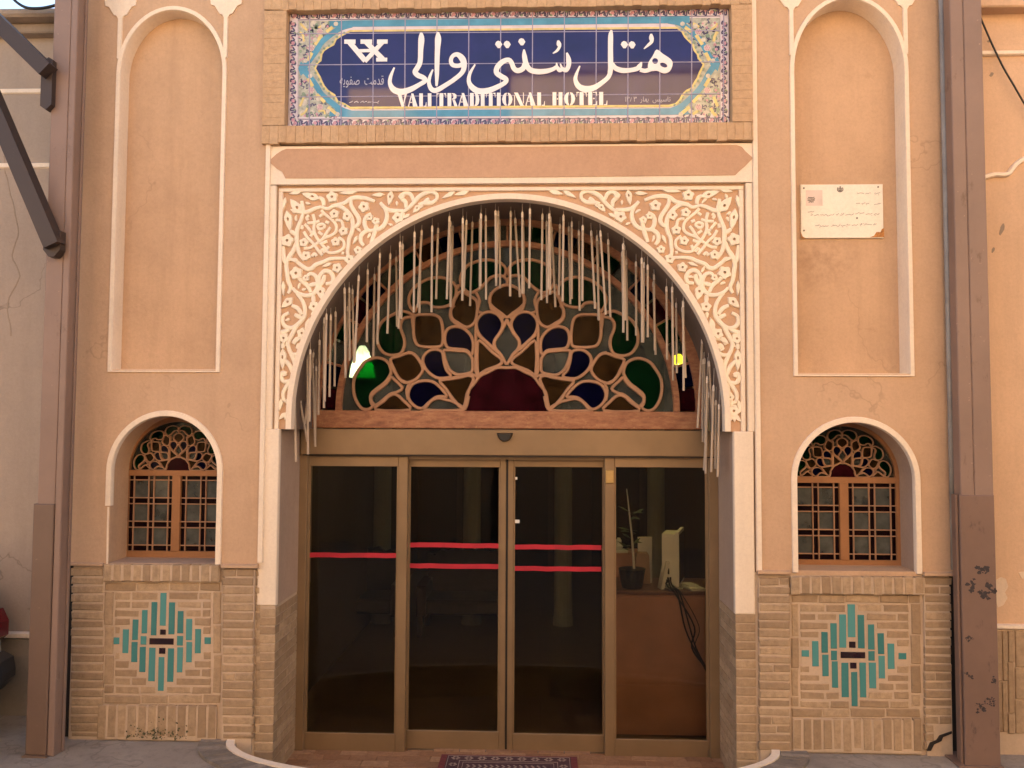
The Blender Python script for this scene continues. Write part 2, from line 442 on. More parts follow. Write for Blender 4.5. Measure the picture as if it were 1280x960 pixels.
# ------------------------------------------------------------------ mesh building
class MB:
    def __init__(self):
        self.v, self.f, self.tone, self.mi = [], [], [], []
        self.m = 0

    def face(self, idx, tone=0.5):
        self.f.append(idx)
        self.tone.append(tone)
        self.mi.append(self.m)

    def box(self, x0, x1, y0, y1, z0, z1, ch=0.0, tone=0.5, wob=0.0):
        """y0 is the side towards the street; ch insets that face"""
        if x0 > x1: x0, x1 = x1, x0
        if z0 > z1: z0, z1 = z1, z0
        n = len(self.v)
        if ch > 0:
            ch = min(ch, (x1 - x0) * .3, (z1 - z0) * .3, (y1 - y0) * .6)
            for (y, c) in ((y0, ch), (y0 + ch, 0), (y1, 0)):
                self.v += [(x0 + c, y, z0 + c), (x1 - c, y, z0 + c), (x1 - c, y, z1 - c), (x0 + c, y, z1 - c)]
            if wob:
                for k in range(4):
                    dx, dz = random.uniform(-wob, wob), random.uniform(-wob, wob)
                    for q in (n + k, n + 4 + k):
                        a = self.v[q]
                        self.v[q] = (a[0] + dx, a[1] + random.uniform(-wob, wob) * .5, a[2] + dz)
            self.face((n, n + 1, n + 2, n + 3), tone)
            for k in (0, 4):
                for i in range(4):
                    j = (i + 1) % 4
                    self.face((n + k + i, n + k + j, n + k + 4 + j, n + k + 4 + i), tone)
            self.face((n + 11, n + 10, n + 9, n + 8), tone)
        else:
            self.v += [(x, y, z) for y in (y0, y1) for (x, z) in ((x0, z0), (x1, z0), (x1, z1), (x0, z1))]
            self.face((n, n + 1, n + 2, n + 3), tone)
            self.face((n + 7, n + 6, n + 5, n + 4), tone)
            for i in range(4):
                j = (i + 1) % 4
                self.face((n + i, n + 4 + i, n + 4 + j, n + j), tone)

    def plate(self, outer, holes, y0, y1, plane='xz', tone=0.5, taper=0.0):
        loops = [outer] + list(holes)
        flat = [q for l in loops for q in l]
        tris = tessellate_polygon([[Vector((q[0], q[1], 0)) for q in l] for l in loops])
        n = len(self.v)
        N = len(flat)
        put = (lambda q, y: (q[0], y, q[1])) if plane == 'xz' else (lambda q, y: (q[0], q[1], y))
        if taper:
            cx = sum(q[0] for q in outer) / len(outer)
            cy = sum(q[1] for q in outer) / len(outer)
            fr = [(q[0] + (cx - q[0]) * taper, q[1] + (cy - q[1]) * taper) for q in outer] + [q for l in holes for q in l]
        else:
            fr = flat
        self.v += [put(q, y0) for q in fr] + [put(q, y1) for q in flat]
        for a, b_, c_ in tris:
            self.face((n + a, n + b_, n + c_), tone)
            self.face((n + N + a, n + N + c_, n + N + b_), tone)
        s = n
        for l in loops:
            L = len(l)
            for i in range(L):
                j = (i + 1) % L
                self.face((s + i, s + j, s + N + j, s + N + i), tone)
            s += L

    def ribbon(self, pts, w, y0, y1, closed=False, top=0.62, plane='xz', tone=0.5, dy=0.0):
        """a raised strip along pts; w one width or one per point; top: width of the front face"""
        L = len(pts)
        ws = w if isinstance(w, (list, tuple)) else [w] * L
        put = (lambda a, b_, y: (a, y, b_)) if plane == 'xz' else (lambda a, b_, y: (a, b_, y))
        n = len(self.v)
        for i in range(L):
            a = pts[(i - 1) % L] if (closed or i > 0) else pts[i]
            c_ = pts[(i + 1) % L] if (closed or i < L - 1) else pts[i]
            dx, dz = c_[0] - a[0], c_[1] - a[1]
            l = math.hypot(dx, dz) or 1e-9
            nx, nz = -dz / l, dx / l
            x, z = pts[i]
            h = ws[i] / 2
            yf = y0 - dy * i
            ym = y0 + (y1 - y0) * 0.35
            for s, y in ((-top, yf), (top, yf), (1, ym), (1, y1), (-1, y1), (-1, ym)):
                self.v.append(put(x + nx * h * s, z + nz * h * s, y))
        for i in range(L if closed else L - 1):
            a, c_ = n + i * 6, n + ((i + 1) % L) * 6
            for k in range(6):
                k2 = (k + 1) % 6
                self.face((a + k, a + k2, c_ + k2, c_ + k), tone)
        if not closed:
            self.face(tuple(n + k for k in range(6)), tone)
            e = n + (L - 1) * 6
            self.face(tuple(e + 5 - k for k in range(6)), tone)

    def tube(self, p0, p1, r0, r1=None, seg=8, tone=0.5):
        self.path([p0, p1], [r0, r0 if r1 is None else r1], seg, tone)

    def path(self, pts, rs, seg=8, tone=0.5):
        if not isinstance(rs, (list, tuple)):
            rs = [rs] * len(pts)
        pts = [Vector(q) for q in pts]
        n = len(self.v)
        for i, q in enumerate(pts):
            d = (pts[min(i + 1, len(pts) - 1)] - pts[max(i - 1, 0)]).normalized()
            up = Vector((0, 0, 1)) if abs(d.z) < 0.9 else Vector((1, 0, 0))
            a = d.cross(up).normalized()
            b_ = d.cross(a)
            for k in range(seg):
                th = 2 * math.pi * k / seg
                self.v.append(tuple(q + (a * math.cos(th) + b_ * math.sin(th)) * rs[i]))
        for i in range(len(pts) - 1):
            for k in range(seg):
                k2 = (k + 1) % seg
                self.face((n + i * seg + k, n + i * seg + k2, n + (i + 1) * seg + k2, n + (i + 1) * seg + k), tone)
        self.face(tuple(n + k for k in range(seg)), tone)
        e = n + (len(pts) - 1) * seg
        self.face(tuple(e + seg - 1 - k for k in range(seg)), tone)

    def lathe(self, prof, cx, cy, seg=20, tone=0.5):
        n = len(self.v)
        for r, z in prof:
            for k in range(seg):
                th = 2 * math.pi * k / seg
                self.v.append((cx + r * math.cos(th), cy + r * math.sin(th), z))
        for i in range(len(prof) - 1):
            for k in range(seg):
                k2 = (k + 1) % seg
                self.face((n + i * seg + k, n + i * seg + k2, n + (i + 1) * seg + k2, n + (i + 1) * seg + k), tone)
        self.face(tuple(n + k for k in range(seg)), tone)
        e = n + (len(prof) - 1) * seg
        self.face(tuple(e + seg - 1 - k for k in range(seg)), tone)

    def build(self, name, material, parent=None, smooth=False, origin=None):
        me = bpy.data.meshes.new(name)
        if origin is None:
            if parent is not None:
                origin = wloc(parent)
            else:
                xs, ys, zs = zip(*self.v)
                origin = Vector(((min(xs) + max(xs)) / 2, (min(ys) + max(ys)) / 2, min(zs)))
        origin = Vector(origin)
        me.from_pydata([tuple(Vector(q) - origin) for q in self.v], [], self.f)
        at = me.attributes.new('tone', 'FLOAT', 'FACE')
        at.data.foreach_set('value', self.tone)
        me.polygons.foreach_set('material_index', self.mi)
        bm = bmesh.new()
        bm.from_mesh(me)
        bmesh.ops.recalc_face_normals(bm, faces=bm.faces)
        bm.to_mesh(me)
        bm.free()
        for q in (material if isinstance(material, (list, tuple)) else [material]):
            me.materials.append(MT[q] if isinstance(q, str) else q)
        if smooth:
            me.polygons.foreach_set('use_smooth', [True] * len(me.polygons))
        o = bpy.data.objects.new(name, me)
        C.objects.link(o)
        if parent is not None:
            o.parent = parent
            o.location = origin - wloc(parent)
        else:
            o.location = origin
        return o


def wloc(o):
    v = Vector((0, 0, 0))
    while o is not None:
        v += o.location
        o = o.parent
    return v


def tag(o, label, cat, group=None):
    o['label'] = label
    o['category'] = cat
    if group:
        o['group'] = group
    return o


def thing(name, loc, label, cat, group=None):
    o = bpy.data.objects.new(name, None)
    o.empty_display_size = 0.2
    C.objects.link(o)
    o.location = loc
    return tag(o, label, cat, group)


def struct(o):
    o['kind'] = 'structure'
    return o


def arc(cx, cz, a, b, t0, t1, n):
    return [(cx + a * math.cos(t0 + (t1 - t0) * i / n), cz + b * math.sin(t0 + (t1 - t0) * i / n)) for i in range(n + 1)]


def smoothline(pts, k=5, closed=False):
    """Catmull-Rom through pts (any tuple length)"""
    out = []
    L = len(pts)
    for i in range(L if closed else L - 1):
        g = lambda j: pts[j % L] if closed else pts[max(0, min(L - 1, j))]
        p0, p1, p2, p3 = g(i - 1), g(i), g(i + 1), g(i + 2)
        for s in range(k):
            u = s / k
            out.append(tuple(0.5 * (2 * b + (c - a) * u + (2 * a - 5 * b + 4 * c - d) * u * u + (3 * b - a - 3 * c + d) * u ** 3)
                             for a, b, c, d in zip(p0, p1, p2, p3)))
    if not closed:
        out.append(tuple(pts[-1]))
    return out


# ------------------------------------------------------------------ ground
Z_LOW = PZ(941, 632, 0.6)                       # sunken entrance floor
KX, KA, KB = -0.295, 1.955, 0.66
hole = [(KX + KA * math.cos(th), -KB * math.sin(th)) for th in [math.pi * i / 40 for i in range(41)]]
mb = MB()
mb.plate([(-60, -20.0), (60, -20.0), (60, 40), (-60, 40)], [hole[::-1] + [(1.66, 0.3), (2.06, 0.3), (2.06, 9.45), (-2.36, 9.45), (-2.36, 0.3), (-2.25, 0.3)]], 0.0, -0.6, plane='xy')
struct(mb.build('street', 'street'))
mb = MB()
mb.box(-200, 200, -200, 200, -0.75, -0.7)
struct(mb.build('ground', 'street'))

mb = MB()                                        # brick apron in front of the doors
y = -KB - 0.1
row = 0
while y < 0.62:
    x = -2.45 - (row % 2) * 0.11
    while x < 1.9:
        mb.box(x, x + 0.205, y, y + 0.098, Z_LOW - 0.05, Z_LOW + random.uniform(-.002, .002), 0, random.random())
        x += 0.212
    y += 0.105
    row += 1
mb.box(-2.5, 1.9, -KB - .15, 0.62, Z_LOW - 0.1, Z_LOW - 0.006, 0, 0.9)
struct(mb.build('entrance_floor', 'floor_brick'))
mb = MB()
mb.box(-2.29, 1.99, 0.621, 9.4, Z_LOW - 0.1, Z_LOW)
struct(mb.build('lobby_floor', 'lobby_floor'))

mb = MB()                                        # kerb stones round the sunken apron: pale edge, brick band outside
n = 60
for k in range(n):
    t0, t1 = math.pi * k / n, math.pi * (k + 0.93) / n
    q = []
    for tt in (t0, t1):
        for g in (0.075, 0.27):
            q.append((KX + (KA + g) * math.cos(tt), -(KB + g) * math.sin(tt)))
    mb.m = 0
    mb.plate([q[0], q[1], q[3], q[2]], [], 0.022 + random.uniform(-.003, .003), -0.05, plane='xy', tone=random.random())
mb.m = 1
for k in range(14):
    t0, t1 = math.pi * k / 14, math.pi * (k + 0.985) / 14
    seg = [t0 + (t1 - t0) * i / 5 for i in range(6)]
    mb.plate([(KX + (KA + .012) * math.cos(s), -(KB + .012) * math.sin(s)) for s in seg] +
             [(KX + (KA + .07) * math.cos(s), -(KB + .07) * math.sin(s)) for s in seg[::-1]], [], 0.03, -0.4, plane='xy')
struct(mb.build('kerb', ['kerb_brick', 'cream']))

# ------------------------------------------------------------------ the hotel
hotel = thing('hotel_building', (-0.2, 0.0, 0.0), 'ochre plastered hotel front with arched doorway, brick base and white trim', 'hotel')
TOP = 8.2  # unseen wall top, made taller so its shadow climbs the facing house
XL, XR = PX(84, 500), PX(1193, 500)
YW = 0.30
AC = P(632.5, 524)                                 # centre of the great arch
AA = (PX(905, 524) - PX(360, 524)) / 2
AB = PZ(247) - AC[1]
X1, X2 = PX(330, 400), PX(942, 400)
J1, J2 = PX(347, 640), PX(918, 640)
ZS = PZ(538)
YD = 0.58
Z_BT_L, Z_BT_R = PZ(706, 200), PZ(716, 1070)


def arch_poly(x0, x1, z0, zs, a, b, n=28):
    cx = (x0 + x1) / 2
    return [(x0, z0)] + [(q[0], q[1]) for q in arc(cx, zs, -a, b, 0, math.pi, n)] + [(x1, z0)]


def niche(u0, u1, v_bot, v_spring, v_top, Y=0):
    x0, x1 = P(u0, v_spring, Y)[0], P(u1, v_spring, Y)[0]
    x0 = (P(u0, v_spring, Y)[0] + x0) / 2
    um = (u0 + u1) / 2
    zs, zb, zt = P(um, v_spring, Y)[1], P(um, v_bot, Y)[1], P(um, v_top, Y)[1]
    return x0, x1, zb, zs, (x1 - x0) / 2, zt - zs


NL = niche(151, 279, 462, 92, 13)
NR = niche(992, 1130, 467, 88, -1)
WL = niche(139, 273, 703, 590, 519)
WR = niche(995, 1144, 712, 600, 527)

# plaster walls beside the entrance
for (a, b_, N_, W_, zb) in ((XL, X1, NL, WL, Z_BT_L), (X2, XR, NR, WR, Z_BT_R)):
    mb = MB()
    W2 = (W_[0], W_[1], zb - 0.0, W_[3], W_[4], W_[5])
    wpoly = arch_poly(W2[0], W2[1], zb, W2[3], W2[4], W2[5])
    outer = [(a, zb), (W2[0], zb)] + wpoly[1:-1] + [(W2[1], zb), (b_, zb), (b_, TOP), (a, TOP)]
    npoly = arch_poly(N_[0], N_[1], N_[2], N_[3], N_[4], N_[5])
    mb.plate(outer, [npoly[::-1]], 0.0, YW)
    w = mb.build('plaster_wall', 'wall', hotel)
    mb = MB()                                       # back of the blind niche
    yb = 0.13 if a == XL else 0.17
    mb.plate(arch_poly(N_[0] - .01, N_[1] + .01, N_[2] - .01, N_[3], N_[4] + .01, N_[5] + .01), [], yb, yb + .05)
    mb.build('niche', 'niche', hotel)
    mb = MB()                                       # painted reveal of the niche
    e_ = .003
    out_ = arch_poly(N_[0] - .002, N_[1] + .002, N_[2] - .002, N_[3], N_[4] + .002, N_[5] + .002)
    in_ = arch_poly(N_[0] + e_, N_[1] - e_, N_[2] + e_, N_[3], N_[4] - e_, N_[5] - e_)
    mb.plate(out_, [in_[::-1]], 0.003, yb)
    mb.build('niche_reveal', 'cream', hotel)
    if a != XL:
        mb = MB()
        out_ = arch_poly(W_[0] - .002, W_[1] + .002, zb + .001, W_[3], W_[4] + .002, W_[5] + .002)
        in_ = arch_poly(W_[0] + e_, W_[1] - e_, zb + .001, W_[3], W_[4] - e_, W_[5] - e_)
        mb.plate(out_[1:] [::1] + in_[1:][::-1], [], 0.003, YW - .04)
        mb.build('window_reveal', 'jamb', hotel)  # greyer than the wall: cool sky light on this reveal put into its colour
    # raised trim of the blind niche
    mb = MB()
    tw = 0.036
    e = tw / 2 - .004
    pl = [(N_[0] - e, N_[2] - e)] + arc((N_[0] + N_[1]) / 2, N_[3], -(N_[4] + e), N_[5] + e, 0, math.pi, 30) + [(N_[1] + e, N_[2] - e)]
    mb.ribbon(pl, tw, -0.014, 0.02, closed=True, top=0.8)
    top_z = PZ(-25)
    for xx in (N_[0] - e, N_[1] + e):
        mb.ribbon([(xx, N_[3] + .12), (xx, top_z)], tw, -0.013, 0.02, top=0.8)
    for s, xx in ((-1, N_[0] - e), (1, N_[1] + e)):
        for s2 in (-1, 1):
            z0 = PZ(22)
            mb.plate([(xx, z0), (xx + s2 * .03, z0 + .05), (xx + s2 * .05, z0 + .055), (xx + s2 * .09, z0 + .12), (xx + s2 * .12, z0 + .13),
                      (xx + s2 * .14, top_z), (xx, top_z)], [], -0.012, 0.01)
    mb.build('niche_trim', 'cream', hotel)
    # trim of the window arch
    mb = MB()
    pl = [(W_[0] - e, zb)] + arc((W_[0] + W_[1]) / 2, W_[3], -(W_[4] + e), W_[5] + e, 0, math.pi, 30) + [(W_[1] + e, zb)]
    if a == XL:
        zbreak = PZ(632, 135)
        pl[0] = (W_[0] - e, zbreak)
        thin = [(W_[0] - e, zbreak - .01), (W_[0] - e, zb + .3), (W_[0] - e + .004, zb)]
        mb.ribbon(thin, 0.018, -0.004, 0.02)
    mb.ribbon(pl, 0.046, -0.014, 0.03, top=0.8)
    mb.build('window_trim', 'cream', hotel)
    mb = MB()                                       # sill slab of the window recess
    mb.box(W_[0] - .005, W_[1] + .005, 0.004, 0.40, zb - .02, zb + .012)
    mb.build('window_sill', 'wall' if a != XL else 'jamb', hotel)

# edge ribs beside the central bay, ledge above the brick base
mb = MB()
for u0, u1, v in ((335, 323, 703), (946, 945, 714)):
    xa, xb = PX(u0, 200), PX(u0 * .45 + u1 * .55, 600)
    mb.ribbon([((xa + xb) / 2, PZ(v, u1)), ((xa + xb) / 2, PZ(232, u0)), ((xa + xb) / 2, TOP)], 0.04, -0.02, 0.03, top=0.8)
    mb.build('wall_rib', 'cream', hotel)
    mb = MB()
zl, zr = Z_BT_L, Z_BT_R
for (a, b, z, w, y) in ((XL, PX(131, 706), zl, .025, -.03), (PX(279, 706), PX(324, 706), zl, .03, -.05), (PX(946, 716), PX(987, 716), zr, .03, -.04), (PX(1153, 716), XR, zr, .03, -.04)):
    mb = MB()
    mb.ribbon([(a, z), (b, z)], w, y, 0.02)
    mb.build('ledge', 'wall', hotel)

# spandrel plate with the great arch, soffit behind it
mb = MB()
zc_top = PZ(225)
sp = [(X1, ZS), (AC[0] - AA, ZS)] + arc(AC[0], AC[1], -AA, AB, 0, math.pi, 64) + [(AC[0] + AA, ZS), (X2, ZS), (X2, zc_top), (X1, zc_top)]
mb.plate(sp, [], 0.045, 0.10)
mb.build('spandrel', 'panel', hotel)
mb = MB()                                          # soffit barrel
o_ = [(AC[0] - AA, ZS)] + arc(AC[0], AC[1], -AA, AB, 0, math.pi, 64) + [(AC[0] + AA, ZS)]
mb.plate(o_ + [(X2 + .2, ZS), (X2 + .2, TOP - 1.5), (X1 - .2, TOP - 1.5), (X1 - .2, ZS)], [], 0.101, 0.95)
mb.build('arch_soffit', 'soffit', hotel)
mb = MB()                                          # cream edge of the arch
e = 0.016
mb.ribbon([(AC[0] - AA - e, ZS)] + arc(AC[0], AC[1], -AA - e, AB + e, 0, math.pi, 72) + [(AC[0] + AA + e, ZS)], 0.05, 0.012, 0.09, top=0.85)
mb.build('arch_trim', 'cream', hotel)
# frame round the carved field
mb = MB()
xi1, xi2 = PX(342, 400), PX(934, 400)
zt = PZ(230)
mb.box(X1, xi1, 0.0, 0.10, ZS, zt, 0.004)
mb.box(xi2, X2, 0.0, 0.10, ZS, zt, 0.004)
mb.box(xi1 + .012, xi1 + .045, 0.022, 0.06, ZS, zt - .045, 0.004)
mb.box(xi2 - .045, xi2 - .012, 0.022, 0.06, ZS, zt - .045, 0.004)
mb.box(xi1 + .012, xi2 - .012, 0.024, 0.06, zt - .044, zt - .015, 0.004)
mb.build('carved_field_frame', 'cream', hotel)
# band with pointed ends over the carved field
mb = MB()
zb0, zb1 = PZ(229), PZ(181)
mb.box(X1, X2, -0.002, 0.10, zb0, zb1)
mb.build('band', 'cream', hotel)
mb = MB()
pts = [(336, 202), (346, 193), (352, 189), (358, 186.5), (640, 184), (920, 181.5), (927, 184), (931, 189), (941, 198), (931, 208), (925, 213), (919, 219), (640, 222), (357, 223), (353, 215), (346, 211)]
mb.plate(PL(pts), [], -0.008, 0.02)
mb.build('band_panel', 'band', hotel)

# brick surround of the tile sign
S_OUT = PRECT(331, 9, 939, 180)
S_IN = PRECT(359, 13, 913, 157)
mb = MB()
random.seed(3)
x = S_OUT[0]
for (z0, z1) in ((S_OUT[2], S_IN[2]), (S_IN[3], TOP)):
    x = S_OUT[0]
    k = 0
    hh = z1 - z0 if z1 != TOP else 0.24
    zz = z0
    while zz < z1 - .02:
        x = S_OUT[0]
        while x < S_OUT[1] - .01:
            w = random.uniform(0.055, 0.075)
            mb.box(x, min(x + w, S_OUT[1]), -0.045 + random.uniform(-.0015, .0015), 0.10, zz + random.uniform(-.006, .006) + .004, min(zz + hh, z1) - .003, 0.003, random.random())
            x += w + 0.0008
        zz += hh
for (xa, xb) in ((S_OUT[0], S_IN[0]), (S_IN[1], S_OUT[1])):
    z = S_IN[2]
    while z < S_IN[3] - .01:
        h = random.uniform(0.055, 0.07)
        mb.box(xa + random.uniform(0, .004), xb, -0.045 + random.uniform(-.001, .001), 0.10, z + .0004, min(z + h, S_IN[3]) - .0004, 0.0008, .35 + .3 * random.random())
        z += h
mb.box(X1 - .01, X2 + .01, 0.05, 0.12, zb1, TOP, 0, 0.6)
mb.build('sign_surround', 'sign_brick', hotel)

# jamb piers of the doorway: plaster above, brick below
random.seed(11)
CO = 0.0655
for side, (xa, xb, vsp, ub) in enumerate(((PX(323, 640), J1, 757, 335), (J2, PX(943, 640), 768, 930))):
    zsp = PZ(vsp, ub)
    mb = MB()
    xo = xa if side == 0 else xb
    xi = xb if side == 0 else xa
    mb.box(min(xa, xb), max(xa, xb), 0.0, 0.05, zsp, ZS, 0.006)
    mb.build('jamb_face', 'cream', hotel)
    mb = MB()
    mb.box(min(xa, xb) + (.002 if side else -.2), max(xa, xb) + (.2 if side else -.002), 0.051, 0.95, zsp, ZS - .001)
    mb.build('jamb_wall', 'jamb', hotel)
    mb = MB()
    z = Z_LOW - .05
    off = 0.012 if side == 0 else -0.012
    mb.m = 1
    lo_, hi_ = min(xa, xb), max(xa, xb)
    mb.box(lo_ + (0.006 if side else -.2), hi_ + (.2 if side else -.006), 0.008, 0.95, z, zsp - .002)
    mb.m = 0
    row = 0
    while z < zsp - .02:
        z1 = min(z + CO - .010, zsp - .004)
        y = 0.0 - (0.1 if row % 2 else 0)
        while y < 0.6:
            y1 = min(y + 0.19, 0.6)
            ya = max(y, 0.0)
            jit = random.uniform(0, .003)
            if y1 - ya > 0.02:
                if ya == 0.0:
                    mb.box(lo_ + (0 if side else .004) - 0.0, hi_, ya + jit, y1, z, z1, 0.004, random.random())
                else:
                    mb.box((hi_ - .03) if side == 0 else lo_, hi_ if side == 0 else lo_ + .03, ya, y1, z, z1, 0, random.random())
            y += 0.2
        z += CO
        row += 1
    mb.build('jamb_brick', ['brick', 'mortar'], hotel)

# brick base
DIAM_L = (120, 690, 3.557, [
    (285, 312, 182, 328), (245, 270, 222, 370), (323, 350, 224, 366), (203, 228, 258, 362), (362, 388, 262, 362), (161, 187, 300, 392), (400, 427, 298, 392),
    (118, 145, 344, 450), (440, 466, 342, 450), (78, 104, 380, 410), (482, 510, 380, 410), (198, 223, 374, 412), (360, 386, 374, 416),
    (157, 183, 400, 490), (400, 426, 400, 490), (193, 220, 422, 534), (360, 385, 424, 536), (234, 262, 426, 575), (318, 345, 428, 577), (276, 302, 468, 618)],
    [(284, 310, 345, 368), (237, 345, 384, 412), (280, 308, 427, 453)])
DIAM_R = (990, 740, 4.8, [
    (335, 380, 75, 272), (284, 325, 135, 335), (395, 435, 138, 338), (232, 270, 188, 340), (457, 495, 195, 345), (178, 215, 240, 365), (515, 553, 248, 372),
    (122, 160, 294, 446), (575, 615, 310, 462), (58, 102, 350, 388), (640, 686, 366, 404), (235, 270, 352, 410), (460, 497, 355, 412),
    (183, 220, 376, 506), (520, 558, 382, 520), (240, 276, 416, 574), (463, 505, 424, 578), (298, 340, 424, 632), (407, 445, 424, 632), (357, 393, 480, 686)],
    [(343, 382, 298, 335), (292, 440, 360, 398), (350, 388, 424, 460)])


def px_brick(mb, u0, v0, u1, v1, y0=-0.0, y1=0.1, jit=0.003, ch=0.006):
    x0, x1, z0, z1 = PRECT(u0, v0, u1, v1)
    mb.box(x0, x1, y0 + random.uniform(-jit, jit), y1, z0 + random.uniform(-.0015, .0015), z1 + random.uniform(-.0015, .0015), ch, random.random(), wob=.0026)


def brick_base(side):
    mb = MB()
    random.seed(21 + side)
    if side == 0:
        cols = [(89, 129, 711, 921, -0.005), (280, 318, 711, 921, -0.03)]
        sill = (131, 277, 705, 726, 12)
        fr = (130, 276, 729, 879)
        field = (143, 264, 740, 868)
        bot = (122, 272, 881, 920, 12)
        D = DIAM_L
        thin = (319, 325)
        back = (PX(88.5, 800), PX(326, 800), -0.35, Z_BT_L)
        rise = lambda u: 0
    else:
        cols = [(948, 986, 722, 938, -0.03), (1155, 1188, 722, 938, -0.02)]
        sill = (986, 1153, 720, 742, 13)
        fr = (989, 1151, 744, 896)
        field = (1000, 1137, 755, 886)
        bot = (990, 1152, 898, 936, 13)
        D = DIAM_R
        thin = None
        back = (PX(944, 800), PX(1188.5, 800), -0.35, Z_BT_R)
    # mortar body
    mb.m = 1
    mb.box(back[0] + .001, back[1], 0.006, 0.28, back[2], back[3] - .005, 0, .5)
    for c in cols:
        x0, x1, z0, z1 = PRECT(c[0] + .5, c[2], c[1] - .5, c[3] + 3)
        mb.box(x0, x1, c[4] + .006, 0.05, z0 - .1, z1 - .002, 0, .5)
    x0, x1, z0, z1 = PRECT(sill[0] + 1, sill[2], sill[1] - 1, sill[3])
    mb.box(x0, x1, -0.031, 0.1, z0 + .004, z1 - .004, 0, .5)
    if bot:
        x0, x1, z0, z1 = PRECT(bot[0] + 1, bot[2], bot[1] - 1, bot[3] + 4)
        mb.box(x0, x1, -0.013, 0.1, z0, z1 - .004, 0, .5)
    mb.m = 0
    for (u0, u1, v0, v1, yf) in cols:
        v = v0
        while v < v1 - 3:
            h = 10.8
            a0 = u0 + random.uniform(-.6, .6)
            a1 = u1 + random.uniform(-.6, .6)
            if side == 1 and u0 > 1100 and v > 905:
                a1 = u1 - (22 if v < 920 else 30)
            if random.random() < 0.10 and a1 - a0 > 30:
                k = a0 + (a1 - a0) * random.uniform(.35, .65)
                px_brick(mb, a0, v, k - .7, min(v + h - 2.1, v1), yf, .12)
                px_brick(mb, k + .7, v, a1, min(v + h - 2.1, v1), yf, .12)
            else:
                px_brick(mb, a0, v, a1, min(v + h - 2.1, v1), yf, .12)
            v += h
    if thin:
        v = 712
        while v < 918:
            px_brick(mb, thin[0], v, thin[1], v + 9, -0.0, .1)
            v += 10.8
    n = sill[4]
    for k in range(n):
        w = (sill[1] - sill[0]) / n
        px_brick(mb, sill[0] + k * w + 1.2, sill[2], sill[0] + (k + 1) * w - 1.2, sill[3] + random.uniform(-.8, .8), -0.036, .12)
    n = bot[4]
    for k in range(n):
        w = (bot[1] - bot[0]) / n
        px_brick(mb, bot[0] + k * w + 1.2, bot[2] + random.uniform(-.6, .6), bot[0] + (k + 1) * w - 1.2, bot[3] + random.uniform(-1, 3), -0.018, .1)
    # picture-frame course
    for (v0, v1) in ((fr[2], fr[2] + 9.5), (fr[3] - 10, fr[3])):
        u = fr[0]
        while u < fr[1] - 2:
            w = min(random.uniform(32, 46), fr[1] - u)
            if fr[1] - u - w < 12: w = fr[1] - u
            px_brick(mb, u + .9, v0, u + w - .9, v1, -0.002)
            u += w
    for (u0, u1) in ((fr[0], field[0] - 1.6), (field[1] + 1.6, fr[1])):
        v = fr[2] + 11
        while v < fr[3] - 12:
            h = min(random.uniform(34, 44), fr[3] - 11 - v)
            if fr[3] - 11 - v - h < 10: h = fr[3] - 11 - v
            px_brick(mb, u0 + .6, v, u1, v + h - 1.9, -0.002)
            v += h
    ox, oy, s, bars, blk = D
    barpx = [(ox + a / s, ox + b / s, oy + c / s, oy + d / s) for (a, b, c, d) in bars + blk]
    rows = 12
    rh = (field[3] - field[2]) / rows
    cu = (field[0] + field[1]) / 2
    for r_ in range(rows):
        v0, v1 = field[2] + r_ * rh + 1.0, field[2] + (r_ + 1) * rh - 1.0
        hit = [q for q in barpx if q[2] - 2 < v1 and q[3] + 2 > v0]
        if hit:
            spans = [(field[0], min(q[0] for q in hit) - 2.2), (max(q[1] for q in hit) + 2.2, field[1])]
        else:
            spans = [(field[0], field[1])]
        for (a, b) in spans:
            u = a
            while u < b - 4:
                w = min(random.choice((21, 32, 38)), b - u)
                if b - u - w < 9: w = b - u
                px_brick(mb, u + .8, v0, u + w - 1.0, v1, 0.0, .1, 0.002)
                u += w
    mb.build('brick_base', ['brick', 'mortar'], hotel)
    if side == 1:
        mb = MB()
        mb.plate(PL([(1157, 937), (1161, 927), (1169, 924), (1173, 918), (1188, 913), (1188, 915.5), (1177, 920), (1175, 925), (1166, 929), (1162, 937)]), [], -.0235, .02)
        mb.build('broken_gap', 'gap', hotel)
    bb = C.objects[-1] if False else None
    mb = MB()
    for (u0, u1, v0, v1) in barpx[:len(bars)]:
        x0, x1, z0, z1 = PRECT(u0, v0, u1, v1)
        mb.box(x0, x1, -0.001 + random.uniform(-.001, .001), .05, z0, z1, .002, random.random(), wob=.0012)
    mb.build('turquoise_tiles', 'turq', hotel)
    mb = MB()
    for (u0, u1, v0, v1) in barpx[len(bars):]:
        x0, x1, z0, z1 = PRECT(u0, v0, u1, v1)
        mb.box(x0, x1, -0.001, .05, z0, z1, .002)
    mb.build('black_tiles', 'black_tile', hotel)
    # pale joint plate behind the tiles
    mb = MB()
    xs = [PX((field[0]) + 2, 800), PX(field[1] - 2, 800)]
    mb.box(xs[0], xs[1], 0.0030, 0.0055, PZ(field[3] - 3, cu), PZ(field[2] + 2, cu))
    mb.build('tile_bed', 'mortar', hotel)


brick_base(0)
brick_base(1)
mb = MB()
mb.box(PX(78, 800), PX(88, 800), 0.05, 0.3, -0.1, PZ(709, 84))
mb.build('wall_edge_gap', 'gap', hotel)
mb = MB()
mb.box(PX(1189, 800), PX(1203, 800), 0.05, 0.3, -0.1, PZ(718, 1192))
mb.build('wall_edge_gap', 'gap', hotel)
mb = MB()                                            # yellowish wall edge on the left, rounded arris
mb.box(XL - .03, XL - .001, 0.01, 0.3, Z_BT_L, TOP, 0.01)
mb.build('wall_edge', 'band', hotel)

